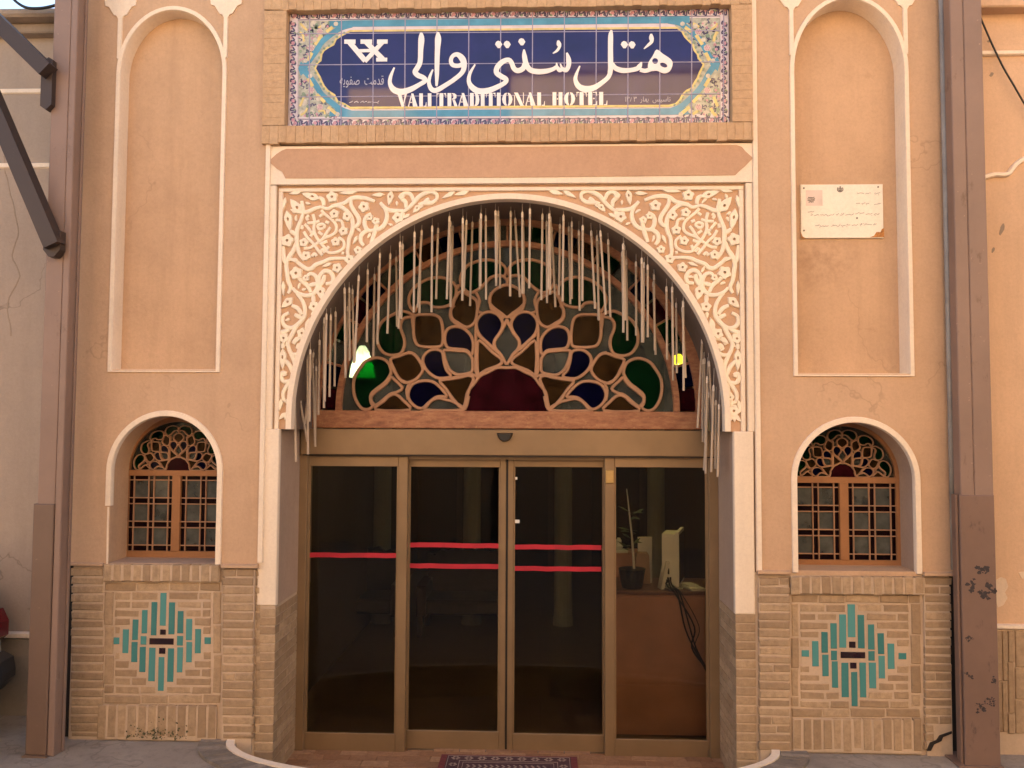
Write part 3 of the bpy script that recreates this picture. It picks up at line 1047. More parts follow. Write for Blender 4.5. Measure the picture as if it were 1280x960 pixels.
# carved relief --------------------------------------------------------------
TA = (810, 225, 9.6)
TB = (830, 310, 8.0)
TC = (860, 420, 7.68)
TD = (680, 225, 9.6)
strokes = {
    TA: [
        [(620, 300), (540, 325), (470, 292), (400, 292), (330, 330), (270, 390), (235, 460), (225, 540), (240, 620), (270, 690), (278, 770), (288, 850), (270, 940)],
        [(620, 300), (700, 320), (790, 360), (835, 355), (850, 300), (862, 225)],
        [(842, 355), (858, 430), (890, 510), (918, 590), (920, 680), (912, 760), (895, 840), (860, 905), (820, 950)],
        [(-40, 240), (30, 212), (100, 195), (200, 190), (270, 212), (330, 255), (420, 276), (490, 290)],
        [(252, 215), (250, 280), (210, 355), (160, 430), (150, 490), (178, 535), (222, 555)],
        [(590, 285), (592, 240), (610, 205), (650, 185)],
        [(925, 640), (960, 615), (1000, 590)],
        [(930, 740), (960, 830), (1010, 900), (1050, 970)],
        [(1090, 780), (1085, 870), (1065, 940)],
        [(0, 390), (60, 425), (82, 500), (55, 575), (0, 600)],
        [(-20, 595), (60, 600), (120, 650), (126, 720), (90, 775)]],
    TB: [
        [(100, 95), (250, 98), (330, 130), (410, 160), (450, 195), (500, 200), (560, 160), (620, 115), (690, 98)],
        [(640, -10), (660, 50), (700, 110), (712, 165), (702, 240), (690, 320), (665, 390), (690, 450)],
        [(742, 0), (745, 80), (712, 150)],
        [(360, 360), (370, 285), (320, 225), (260, 232), (225, 285), (240, 340), (300, 352)],
        [(315, 262), (330, 325), (362, 372)],
        [(500, 285), (465, 250), (410, 270), (385, 330), (390, 400), (440, 460), (520, 470), (600, 440), (645, 395)],
        [(455, 440), (490, 370), (550, 322), (595, 280)],
        [(400, 352), (470, 368)],
        [(430, 470), (424, 540)],
        [(600, 450), (545, 520), (515, 600), (520, 680), (570, 750), (640, 800), (710, 790), (745, 740), (735, 680), (680, 648)],
        [(650, 575), (590, 602), (545, 665)],
        [(620, 665), (540, 705)],
        [(540, 720), (600, 785), (640, 860), (680, 935), (700, 990)],
        [(670, 820), (730, 840), (770, 842)]],
    TC: [
        [(385, -20), (425, 60), (420, 125), (390, 190), (362, 255), (350, 315), (365, 375), (390, 430), (440, 500), (470, 560), (465, 620), (440, 645)],
        [(480, 75), (480, 125)],
        [(465, 235), (410, 292), (375, 375)],
        [(440, 372), (480, 362), (492, 410), (462, 450), (405, 442)],
        [(400, 180), (335, 182), (290, 150), (290, 102), (320, 90), (338, 128)],
        [(250, 18), (330, 30), (372, 82)],
        [(380, 455), (388, 530), (402, 585)],
        [(418, 620), (425, 670)]],
    TD: [
        [(450, 225), (450, 162), (520, 130), (600, 150), (670, 190), (720, 250), (790, 322), (870, 375)],
        [(450, 222), (510, 262), (600, 266), (670, 285)],
        [(540, 212), (600, 255)],
        [(728, 245), (760, 170), (810, 140), (870, 160), (900, 200)],
        [(825, 320), (830, 250), (880, 205), (845, 165)],
        [(860, 352), (950, 356), (1040, 345), (1090, 310), (1140, 255)],
        [(860, 360), (868, 430), (900, 440)],
        [(1092, 312), (1060, 380), (1060, 460), (1100, 540), (1170, 582), (1250, 592)],
        [(1172, 470), (1200, 600), (1248, 745)]],
}
thin_strokes = [(TA, q) for q in [
    [(620, 340), (560, 400), (470, 470), (430, 540), (440, 610), (500, 652), (580, 682), (690, 760), (760, 800), (830, 802)],
    [(500, 550), (540, 600), (595, 690)],
    [(722, 388), (700, 480), (710, 560), (690, 640), (640, 720), (580, 790), (535, 835)],
    [(400, 670), (340, 720), (335, 790), (390, 840), (480, 862), (545, 842), (520, 780)],
    [(832, 600), (790, 670), (720, 740), (660, 820), (598, 892)],
    [(590, 560), (575, 530), (610, 508), (660, 528), (640, 570), (590, 560)],
    [(755, 585), (820, 505)], [(600, 640), (650, 605)], [(520, 500), (565, 480)], [(440, 460), (365, 478), (345, 560)],
    [(570, 860), (600, 820), (625, 850)], [(670, 900), (700, 870), (730, 905)], [(640, 470), (700, 490), (790, 495)], [(600, 390), (640, 420)],
    [(770, 400), (800, 430), (780, 460)], [(750, 660), (720, 610), (760, 600)], [(850, 520), (860, 570)], [(540, 720), (610, 745)], [(330, 870), (360, 865)]]]
flowers = [(TA, x, y, r) for x, y, r in [(485, 180, 72), (90, 305, 70), (1035, 710, 80), (295, 420, 62), (455, 388, 60), (340, 598, 60), (435, 728, 58), (830, 735, 58), (800, 895, 60), (158, 832, 52), (20, 430, 45)]] + \
          [(TB, x, y, r) for x, y, r in [(60, 105, 52), (608, 245, 68), (185, 192, 52), (420, 585, 55), (540, 855, 55), (730, 905, 55), (505, 295, 35)]] + \
          [(TC, x, y, r) for x, y, r in [(405, 585, 42), (440, 720, 60), (322, 120, 26)]] + \
          [(TD, x, y, r) for x, y, r in [(920, 440, 72), (1190, 480, 50), (640, 300, 30), (880, 185, 40)]]
leaves = [(TA, a) for a in [(160, 115, 410, 140, 60), (625, 205, 870, 130, 105), (860, 118, 1025, 138, 50), (850, 390, 1010, 195, 140), (1065, 175, 1095, 340, 52), (1050, 335, 1000, 605, 115), (165, 650, 222, 765, 45), (890, 955, 1010, 935, 60)]] + \
         [(TB, a) for a in [(235, 140, 345, 182, 40), (372, 365, 330, 525, 105), (220, 355, 250, 425, 42), (430, 630, 430, 710, 42), (640, 490, 760, 600, 95), (742, 320, 738, 480, 42), (465, 690, 505, 880, 66), (560, 890, 650, 960, 55)]] + \
         [(TC, a) for a in [(480, 118, 478, 340, 80), (310, 205, 330, 290, 50), (485, 610, 505, 740, 46), (440, 750, 390, 825, 48), (440, 750, 450, 830, 42), (440, 750, 512, 825, 48), (440, 362, 470, 400, 40)]] + \
         [(TD, a) for a in [(55, 130, 240, 172, 66), (220, 128, 392, 215, 62), (648, 285, 740, 385, 80), (1005, 105, 1035, 300, 90), (1080, 155, 1250, 165, 60), (770, 395, 870, 455, 48), (975, 535, 1045, 508, 36), (935, 235, 935, 300, 35)]]


def relief(mirror):
    mb = MB()
    xm = 2 * ((xi1 + xi2) / 2)
    YB = 0.046

    def W(tr, u, v):
        x, z = P(tr[0] + u / tr[2], tr[1] + v / tr[2], 0.03)
        return (xm - x if mirror else x, z)

    def ok(q):
        d = math.hypot((q[0] - AC[0]) / (AA + .045), (q[1] - AC[1]) / (AB + .045))
        return d > 1.0
    for tr, lst in strokes.items():
        for st in lst:
            sm = [W(tr, u, v) for u, v in smoothline(st, 4)]
            n_ = len(sm)
            ws = [0.034 * (0.72 + 0.28 * math.sin(math.pi * min(1, max(0, i / (n_ - 1))))) for i in range(n_)]
            mb.ribbon(sm, ws, 0.028 + random.uniform(0, .003), YB, top=0.55)
    for tr, st in thin_strokes:
        sm = [W(tr, u, v) for u, v in smoothline(st, 4)]
        mb.ribbon(sm, 0.0235, 0.031 + random.uniform(0, .003), YB, top=0.5)
    for tr, u, v, r_ in flowers:
        c = W(tr, u, v)
        rr = r_ / tr[2] / 166.7
        ph = random.random() * 6
        out, hol = [], []
        for i in range(25):
            th = 2 * math.pi * i / 25
            k = 1 + 0.13 * math.cos(5 * th + ph)
            out.append((c[0] + rr * k * math.cos(th), c[1] + rr * k * math.sin(th)))
        for i in range(8):
            th = -2 * math.pi * i / 8
            hol.append((c[0] + rr * .24 * math.cos(th), c[1] + rr * .24 * math.sin(th)))
        if ok(c):
            mb.plate(out, [hol], 0.025 - random.uniform(0, .002), YB, taper=0.14)
    for tr, (u0, v0, u1, v1, w) in leaves:
        a, b = W(tr, u0, v0), W(tr, u1, v1)
        dx, dz = b[0] - a[0], b[1] - a[1]
        l = math.hypot(dx, dz)
        nx, nz = -dz / l, dx / l
        hw = w / tr[2] / 166.7 / 2
        out = []
        prof = [(0, .05), (.12, .45), (.28, .95), (.42, 1.0), (.55, .8), (.68, .72), (.85, .4), (1, .03)]
        for s, k in prof:
            out.append((a[0] + dx * s + nx * hw * k, a[1] + dz * s + nz * hw * k))
        for s, k in prof[::-1]:
            out.append((a[0] + dx * s - nx * hw * k * .9, a[1] + dz * s - nz * hw * k * .9))
        hol = []
        if w > 70:
            m_ = (a[0] + dx * .42, a[1] + dz * .42)
            for i in range(8):
                th = -2 * math.pi * i / 8
                hol.append((m_[0] + dx * .09 * math.cos(th) + nx * hw * .25 * math.sin(th), m_[1] + dz * .09 * math.cos(th) + nz * hw * .25 * math.sin(th)))
        mb.plate(out, [hol] if hol else [], 0.0265 - random.uniform(0, .002), YB, taper=0.12)
    # small sprigs between the scrolls
    taken = []
    for tr, lst in list(strokes.items()):
        for st in lst:
            taken += [W(tr, u, v) for u, v in smoothline(st, 4)]
    for tr, st in thin_strokes:
        taken += [W(tr, u, v) for u, v in smoothline(st, 4)]
    for tr, u, v, r_ in flowers:
        c = W(tr, u, v)
        taken += [(c[0] + .03 * math.cos(a), c[1] + .03 * math.sin(a)) for a in range(6)] + [c]
    for tr, (u0, v0, u1, v1, w) in leaves:
        a, b = W(tr, u0, v0), W(tr, u1, v1)
        taken += [(a[0] + (b[0] - a[0]) * k / 6, a[1] + (b[1] - a[1]) * k / 6) for k in range(7)]
    lo = (xm / 2 + .1, xi2 - .06) if not mirror else (xi1 + .06, xm / 2 - .1)
    for _ in range(2600):
        c = (random.uniform(*lo), random.uniform(ZS + .05, zt - .07))
        dd = math.hypot((c[0] - AC[0]) / (AA + .085), (c[1] - AC[1]) / (AB + .085))
        if dd < 1.0:
            continue
        if min((c[0] - q[0]) ** 2 + (c[1] - q[1]) ** 2 for q in taken) < .036 ** 2:
            continue
        th = random.uniform(0, 6.28)
        l = random.uniform(.016, .026)
        k = random.choice((-1, 1)) * random.uniform(.4, .9)
        q = [(c[0] - l * math.cos(th), c[1] - l * math.sin(th)), (c[0] - l * .3 * math.sin(th) * k, c[1] + l * .3 * math.cos(th) * k), (c[0] + l * math.cos(th), c[1] + l * math.sin(th))]
        mb.ribbon(smoothline(q, 3), [.010, .018, .022, .022, .018, .013, .006], 0.030 + random.uniform(0, .003), YB, top=.55)
        taken += q
    o = mb.build('carved_relief', 'relief', hotel)
    return o


random.seed(5)
relief(False)
relief(True)

# ------------------------------------------------------------------ fan light over the doors
TE = (630, 405, 8.73)
TF = (740, 405, 8.73)
TG = (630, 300, 8.73)
YF = 0.66
cells = [
    ('blue', TE, [(210, -141), (130, -110), (80, -40), (75, 20), (105, 90), (160, 170), (172, 250), (250, 190), (330, 110), (362, 20), (350, -60), (290, -125)]),
    ('blue', TE, [(400, 290), (398, 200), (430, 110), (510, 40), (600, 20), (680, 50), (712, 130), (700, 220), (660, 262), (560, 272), (470, 285), (420, 330)]),
    ('blue', TE, [(735, 310), (780, 280), (860, 280), (930, 330), (952, 400), (925, 480), (860, 550), (770, 592), (640, 572), (690, 500), (720, 400)]),
    ('blue', TE, [(680, 790), (760, 690), (850, 628), (960, 622), (1060, 660), (1110, 750), (1092, 840), (1020, 910), (950, 922), (880, 860), (810, 805), (740, 792)]),
    ('amber', TE, [(190, 300), (330, 175), (352, 300), (352, 430), (335, 545), (250, 500), (100, 440), (90, 380)]),
    ('amber', TE, [(390, 600), (440, 562), (530, 582), (640, 600), (760, 622), (700, 700), (640, 785), (560, 880), (490, 925), (470, 830), (430, 700)]),
    ('clear', TE, [(420, 350), (470, 300), (560, 290), (690, 282), (722, 300), (700, 400), (660, 490), (600, 540), (540, 552), (430, 532), (402, 490), (402, 400)]),
    ('clear', TE, [(505, 940), (600, 855), (680, 832), (770, 812), (850, 840), (920, 920), (935, 942)]),
    ('amber', TE, [(735, 200), (735, 60), (760, -60), (820, -105), (900, -112), (1040, -100), (1058, 0), (1055, 120), (1022, 215), (950, 245), (780, 245)]),
    ('amber', TF, [(-10, 500), (30, 400), (90, 330), (160, 315), (250, 350), (350, 385), (310, 490), (270, 570), (200, 640), (120, 630), (50, 590)]),
    ('green', TF, [(110, -90), (150, -130), (240, -150), (330, -110), (420, -60), (480, 20), (500, 120), (490, 220), (430, 310), (340, 340), (240, 320), (200, 240), (202, 150), (240, 50), (240, -20), (195, -75)]),
    ('green', TF, [(342, 520), (370, 430), (440, 380), (530, 370), (630, 412), (700, 500), (750, 600), (757, 720), (730, 830), (670, 920), (600, 940), (540, 905), (562, 850), (560, 770), (500, 710), (420, 650), (370, 590)]),
    ('amber', TF, [(130, 942), (200, 840), (280, 775), (350, 785), (420, 850), (510, 942)]),
    ('clear', TF, [(215, 700), (300, 612), (340, 582), (400, 660), (540, 770), (562, 830), (520, 890), (470, 870), (350, 770), (280, 750)]),
    ('green', TG, [(590, 560), (600, 480), (680, 412), (800, 390), (930, 420), (1040, 490), (1102, 580), (1112, 680), (1060, 770), (1030, 740), (1010, 692), (950, 670), (880, 682), (840, 720), (740, 722), (650, 690), (608, 630)]),
    ('amber', TG, [(360, 660), (430, 602), (540, 552), (590, 610), (622, 690), (648, 770), (630, 850), (560, 900), (470, 945), (390, 900), (358, 800)]),
    ('green', TG, [(45, 290), (120, 222), (260, 195), (380, 220), (480, 272), (540, 380), (532, 480), (450, 560), (370, 540), (290, 480), (210, 395), (120, 370), (55, 375)]),
]
axis_cells = [
    ('amber', TG, [(26, 475), (130, 510), (202, 580), (220, 670), (160, 740), (90, 790), (26, 835)]),
    ('clear', TE, [(26, -30), (60, 20), (100, 95), (160, 180), (152, 260), (90, 332), (26, 430)]),
]
strands = [
    (TE, [(26, -60), (60, 10), (110, 95), (165, 185), (160, 270), (90, 340), (30, 440)]),
    (TE, [(365, -10), (370, 110), (368, 300), (372, 420), (365, 520), (335, 575)]),
    (TE, [(165, 280), (250, 200), (350, 105)]),
    (TE, [(340, 580), (420, 548), (530, 572), (650, 592), (770, 610)]),
    (TE, [(440, 785), (480, 930), (560, 885), (650, 790)]),
    (TE, [(920, 500), (985, 400), (1050, 325), (1120, 305)]),
    (TF, [(170, 640), (250, 600), (305, 520), (345, 440)]),
    (TF, [(130, 640), (165, 720), (150, 830)]),
    (TF, [(640, 420), (655, 440), (700, 500)]),
    (TG, [(30, 470), (32, 420), (90, 372), (180, 380)]),
    (TG, [(1055, 790), (1075, 850), (1062, 960)]),
    (TG, [(200, 560), (215, 640), (200, 740), (130, 790), (60, 850)]),
    (TG, [(370, 560), (330, 650), (350, 760), (290, 790)]),
    (TG, [(610, 700), (650, 760), (640, 860), (540, 940)]),
    (TG, [(560, 470), (575, 520)]),
]
FC = (633.0, 514.0)
F_R = 211.0


def fan_points():
    """the fan pattern in units of its radius, origin at the middle of its foot"""
    conv = lambda tr, q: [((tr[0] + u / tr[2] - FC[0]) / F_R, (FC[1] - (tr[1] + v / tr[2])) / F_R) for u, v in q]
    C_, S_ = [], []
    for col, tr, q in cells:
        a = conv(tr, q)
        C_.append((col, a))
        C_.append((col, [(-x, z) for x, z in a][::-1]))
    for col, tr, q in axis_cells:
        a = conv(tr, q)
        C_.append((col, a + [(-x, z) for x, z in a[::-1] if abs(x) > .004]))
    for tr, q in strands:
        a = conv(tr, q)
        S_.append(a)
        S_.append([(-x, z) for x, z in a])
    dome = [(0.253 * math.cos(th) * (1 + .012 * math.cos(14 * th)), 0.262 * math.sin(th) * (1 + .012 * math.cos(14 * th))) for th in [math.pi * i / 40 for i in range(41)]]
    C_.append(('red', dome))
    return C_, S_


FAN = fan_points()


def fan(parent, cx, cz, r, Y, w, wood, kin):
    mp = lambda q: (cx + q[0] * r, cz + q[1] * r)
    mb = MB()
    for col, q in FAN[0]:
        closed = not (col == 'red')
        sm = smoothline([mp(a) for a in q], 3, closed=closed)
        mb.ribbon(sm, w, Y + random.uniform(0, .002), Y + .035, closed=closed, top=0.6)
    for q in FAN[1]:
        mb.ribbon(smoothline([mp(a) for a in q], 3), w * .95, Y + random.uniform(0.001, .003), Y + .034, top=0.6)
    mb.build('tracery', wood, parent)
    for col in ('red', 'blue', 'green', 'amber'):
        mb = MB()
        for c_, q in FAN[0]:
            if c_ == col:
                pts = [mp(a) for a in q]
                if col != 'red':
                    pts = smoothline(pts, 2, closed=True)
                mb.plate(pts, [], Y + .018, Y + .022)
        mb.build(col + '_glass', 'g_' + col, parent)
    mb = MB()
    mb.plate(arc(cx, cz, r * kin, r * kin, 0, math.pi, 48), [], Y + .026, Y + .030)
    mb.build('clear_glass', 'g_clear', parent)


fl = MB()
fcx, fcz = P(FC[0], FC[1], YF)
fr_ = F_R / F_PX * (DIST + YF)
zrail = PZ(536, 632, YF)
fl.ribbon(arc(fcx, fcz, fr_ * 1.005, fr_ * 1.005, 0, math.pi, 60), 0.055, YF - .012, YF + .05, top=.8)
fl.plate(arc(fcx, fcz, fr_ * 1.30, fr_ * 1.30, 0, math.pi, 60) + arc(fcx, fcz, fr_ * 1.115, fr_ * 1.115, math.pi, 0, 60), [], YF - .02, YF + .06)
for k in range(1, 12):
    th = math.pi * (k + .0) / 12
    fl.ribbon([(fcx + fr_ * 1.01 * math.cos(th), fcz + fr_ * 1.01 * math.sin(th)), (fcx + fr_ * 1.13 * math.cos(th), fcz + fr_ * 1.13 * math.sin(th))], 0.022, YF - .004, YF + .04)
fanwin = fl.build('fan_window', 'wood', hotel)
mb = MB()
mb.box(PX(389, 525, YF), PX(880, 525, YF), YF - .05, YF + .08, zrail, fcz, .006)
mb.build('fan_rail', 'wood', fanwin)
fan(fanwin, fcx, fcz, fr_, YF, 0.027, 'trac', 1.0)
ringcols = ['red', 'blue', 'clear', 'green', 'red', 'blue', 'clear', 'green', 'amber', 'blue', 'green', 'clear',
            'clear', 'green', 'blue', 'amber', 'green', 'clear', 'blue', 'red', 'green', 'clear', 'blue', 'red']
for k, c_ in enumerate(ringcols):
    mb = MB()
    a0, a1 = math.pi * (k + .05) / 24, math.pi * (k + .95) / 24
    mb.plate(arc(fcx, fcz, fr_ * 1.125, fr_ * 1.125, a0, a1, 5) + arc(fcx, fcz, fr_ * 1.015, fr_ * 1.015, a1, a0, 5), [], YF + .018, YF + .022)
    mb.build('border_glass', 'g_' + c_, fanwin)

# ------------------------------------------------------------------ small windows
YWN = 0.27


def small_window(side):
    if side == 0:
        um, uL, uR = 220, 153, 287
        vr0, vr1, vb0, vb1 = 588, 595, 689, 701
        vfan = 588
    else:
        um, uL, uR = 1055, 983, 1128
        vr0, vr1, vb0, vb1 = 596.5, 604, 700, 711
        vfan = 597
    x0, xm, x1 = PX(uL, 640, YWN), PX(um, 640, YWN), PX(uR, 640, YWN)
    Z = lambda v: PZ(v, um, YWN)
    hw = (x1 - x0) / 2
    mb = MB()
    st = 0.045
    rise = Z(vfan) + hw * 1.0
    mb.plate(arch_poly(x0 - .06, x1 + .06, Z(vb1) - .03, Z(vfan), hw + .06, hw + .06),
             [arch_poly(x0 + st, x1 - st, Z(vb0), Z(vfan), hw - st, hw - st)[::-1]], YWN, YWN + .06)
    mb.box(x0 + st - .002, x1 - st + .002, YWN - .006, YWN + .05, Z(vr1), Z(vr0), .003)
    mb.box(xm - .034, xm + .034, YWN - .008, YWN + .055, Z(vb0), Z(vr1) + .002, .003)
    win = mb.build('window', 'wood_win', hotel)
    fan(win, xm, Z(vr0), hw - st + .004, YWN + .006, 0.0078, 'trac', 0.99)
    for (a, b) in ((x0 + st, xm - .034), (xm + .034, x1 - st)):
        bars, dark, wide = MB(), MB(), MB()
        W = b - a
        xs = [0, .10, .135, .40, .435, .55, .585, .86, .895, 1.0]     # narrow | wide | narrow | wide | narrow
        cols = [(0, .095, 0), (.125, .43, 1), (.46, .55, 0), (.58, .88, 1), (.91, 1.0, 0)]
        H = Z(vr1) - Z(vb0)
        rows = [(0, .065, 0), (.085, .30, 1), (.32, .38, 0), (.40, .615, 1), (.635, .695, 0), (.715, .935, 1), (.95, 1.0, 0)]
        for c0, c1, cw in cols:
            for r0, r1, rw in rows:
                tgt = wide if cw and rw else dark
                tgt.box(a + W * c0 - .003, a + W * c1 + .003, YWN + .022, YWN + .026, Z(vb0) + H * r0 - .003, Z(vb0) + H * r1 + .003)
        for i in range(len(cols) - 1):
            xx = a + W * (cols[i][1] + cols[i + 1][0]) / 2
            bars.box(xx - .0042, xx + .0042, YWN + .006, YWN + .03, Z(vb0), Z(vr1), .002)
        for i in range(len(rows) - 1):
            zz = Z(vb0) + H * (rows[i][1] + rows[i + 1][0]) / 2
            bars.box(a, b, YWN + .008, YWN + .03, zz - .0042, zz + .0042, .002)
        bars.build('lattice', 'trac', win)
        dark.build('dark_glass', 'g_dark', win)
        wide.build('pane', 'g_pane', win)


random.seed(9)
small_window(0)
small_window(1)

# the dark rooms behind: lobby shell
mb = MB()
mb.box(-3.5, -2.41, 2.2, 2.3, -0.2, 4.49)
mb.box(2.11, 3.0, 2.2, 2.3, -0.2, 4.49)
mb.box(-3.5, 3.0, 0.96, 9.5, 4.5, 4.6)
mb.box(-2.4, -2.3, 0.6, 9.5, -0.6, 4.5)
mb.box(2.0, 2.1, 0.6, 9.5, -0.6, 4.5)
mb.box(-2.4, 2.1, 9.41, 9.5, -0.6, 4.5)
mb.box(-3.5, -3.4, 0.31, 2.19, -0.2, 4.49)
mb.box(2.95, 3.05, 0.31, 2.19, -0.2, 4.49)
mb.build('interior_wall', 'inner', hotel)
mb = MB()
mb.box(XL, XR, 0.31, 9.6, TOP - .3, TOP)
mb.box(XL, XR, 9.5, 9.7, -0.5, TOP)
mb.box(XL - .02, XL + .1, 2.31, 9.6, -0.5, TOP)
mb.box(XR - .1, XR + .02, 2.31, 9.6, -0.5, TOP)
mb.build('roof', 'wall', hotel)
for (u, Y) in ((478, 5.0), (590, 5.0), (704, 5.0), (820, 5.0)):
    xc = PX(u, 650, Y)
    mb = MB()
    mb.lathe([(0.135, Z_LOW), (0.13, Z_LOW + .1), (0.12, Z_LOW + .14), (0.115, 3.3), (.15, 3.4), (.2, 3.5), (.2, 4.49)], xc, Y, 16)
    mb.build('lobby_column', 'column', hotel, smooth=False)
mb = MB()                                              # dark openings and dado seen at the back of the lobby
for u0, u1 in ((410, 455), (520, 570), (640, 685), (740, 800)):
    a, b = PX(u0, 650, 9.3), PX(u1, 650, 9.3)
    mb.plate(arch_poly(a, b, Z_LOW, 1.9, (b - a) / 2, (b - a) / 2 * 1.1, 14), [], 9.36, 9.405)
mb.build('lobby_doorway', 'gap', hotel)

# ------------------------------------------------------------------ sliding doors
Y0 = YD
hdr = MB()
hx0, hx1 = PX(379, 640, Y0), PX(893, 640, Y0)
hz0, hz1 = PZ(569.5, 632, Y0 - .04), PZ(537, 632, Y0 - .04)
hdr.box(hx0 - .02, hx1 + .02, Y0 - .05, Y0 + .14, hz0, hz1, .006)
hdr.box(hx0 - .055, PX(382.5, 740, Y0), Y0 - .02, Y0 + .10, Z_LOW, hz0, .004)
hdr.box(PX(886, 740, Y0), hx1 + .03, Y0 - .02, Y0 + .10, Z_LOW, hz0, .004)
hdr.box(hx0, hx1, Y0 + .02, Y0 + .12, hz0 - .035, hz0 + .002, 0)
door = hdr.build('sliding_door', 'bronze', hotel)
mb = MB()
mb.box(hx0, hx1, Y0 + .12, Y0 + .19, Z_LOW - .004, Z_LOW + .012)
mb.build('track', 'rubber', door)
mb = MB()
mb.box(hx0, hx1, Y0 - .045, Y0 + .13, hz0 - .008, hz0 - .001)
mb.build('track', 'rubber', door)


def leaf(u0, u1, vt, vg0, vg1, vb, sl, sr, Y, name):
    """frame (u0..u1, vt..vb) round glass (vg0..vg1); stiles sl, sr in photo pixels"""
    um = (u0 + u1) / 2
    X = lambda u: PX(u, 740, Y)
    Z = lambda v: PZ(v, um, Y)
    mb = MB()
    d = .045
    mb.box(X(u0), X(u0 + sl), Y, Y + d, Z(vb), Z(vt), .004)
    mb.box(X(u1 - sr), X(u1), Y, Y + d, Z(vb), Z(vt), .004)
    mb.box(X(u0 + sl), X(u1 - sr), Y + .003, Y + d, Z(vg0), Z(vt), .004)
    mb.box(X(u0 + sl), X(u1 - sr), Y + .003, Y + d, Z(vb), Z(vg1), .004)
    # narrow glazing bead
    for (a, b, c, e_) in ((X(u0 + sl), X(u0 + sl) + .012, Z(vg1), Z(vg0)), (X(u1 - sr) - .012, X(u1 - sr), Z(vg1), Z(vg0))):
        mb.box(a, b, Y + .012, Y + .035, c, e_)
    lf = mb.build(name, 'bronze', hotel)
    mb = MB()
    mb.box(X(u0 + sl) + .002, X(u1 - sr) - .002, Y + .018, Y + .026, Z(vg1) - .004, Z(vg0) + .004)
    mb.build('glass_pane', 'door_glass', lf)
    return lf, X, Z


def tape(lf, X, Z, u0, u1, v, Y, w=6.2):
    mb = MB()
    n_ = 8
    pts = [(X(u0) + (X(u1) - X(u0)) * i / n_, Z(v) + random.uniform(-.003, .003)) for i in range(n_ + 1)]
    mb.ribbon(pts, w / 160.0, Y + .0155, Y + .0178, top=1.0)
    mb.build('red_tape', 'tape', lf)


YS = Y0 + .075
l1, X_, Z_ = leaf(382.5, 508, 570, 583, 917, 943, 1.5, 12, Y0, 'fixed_panel')
tape(l1, X_, Z_, 383, 496, 694.5, Y0)
l4, X_, Z_ = leaf(756, 886, 571, 584.5, 925, 950, 12.5, 1.5, Y0, 'fixed_panel')
sw = MB()
sx0, sx1, sz0, sz1 = PRECT(757, 587.5, 767.5, 604, Y0)
sw.box(sx0, sx1, Y0 - .018, Y0 + .002, sz0, sz1, .006)
sw.box(sx0 + .014, sx1 - .02, Y0 - .022, Y0 - .017, sz0 + .015, sz0 + .04)
sw.build('door_switch', 'brass', l4)
l2, X_, Z_ = leaf(505, 632, 573, 584, 914, 941, 5, 7.5, YS, 'sliding_panel')
tape(l2, X_, Z_, 509, 624.5, 682, YS)
tape(l2, X_, Z_, 509, 624.5, 708, YS)
l3, X_, Z_ = leaf(634.5, 760, 573, 584, 918, 944, 7, 5, YS, 'sliding_panel')
tape(l3, X_, Z_, 641.5, 752, 684.5, YS)
tape(l3, X_, Z_, 641.5, 752, 711.5, YS)
mb = MB()
for (u, v, r_) in ((644, 598, 2.6), (646, 652, 3.4)):
    a, b, c, d = PRECT(u - r_, v - r_ * .6, u + r_, v + r_ * .6, YS)
    mb.box(a, b, YS + .0155, YS + .0178, c, d)
mb.build('white_sticker', 'sticker', l3)
mb = MB()
mb.box(PX(631.4, 740, YS), PX(635.2, 740, YS), YS + .01, YS + .04, PZ(940, 632, YS), PZ(574, 632, YS))
mb.build('door_seal', 'rubber', l2)
mb = MB()
sx, sz = P(631, 541, Y0 - .06)
pts = [(sx - .066, sz), (sx + .066, sz)] + [(sx + .066 * math.cos(th), sz - .072 * math.sin(th)) for th in [math.pi * i / 14 for i in range(1, 14)]]
mb.plate(pts, [], Y0 - .10, Y0 - .048, taper=.25)
sens = mb.build('motion_sensor', 'black_plastic', door)
tag_part = MB()
tag_part.box(sx - .05, sx + .05, Y0 - .104, Y0 - .098, sz - .016, sz - .004)
# a lens strip is too fine to name: keep it with the sensor body

# ------------------------------------------------------------------ the tile sign
YT = 0.030
SR = PRECT(361, 12.5, 911.5, 157, YT)
sign = thing('tile_sign', ((SR[0] + SR[1]) / 2, YT, SR[2]), 'glazed cobalt tile sign with white calligraphy and floral border above the arch', 'sign')
SP = lambda q: PL(q, YT)
mb = MB()
mb.box(SR[0], SR[1], YT, YT + .02, SR[2], SR[3], .003)
mb.build('tile_panel', 's_white', sign)


def lerp2(u, v):
    """sign coordinates in photo pixels straightened: u 361..911, v 13..157 at the middle of the sign"""
    x = SR[0] + (SR[1] - SR[0]) * (u - 361) / 550.0
    z = SR[3] + (SR[2] - SR[3]) * (v - 13) / 144.0
    return (x, z)


# photo to straightened sign: the upper and lower edges run a few pixels out of level
def SQ(u, v):
    return P(u, v, YT)


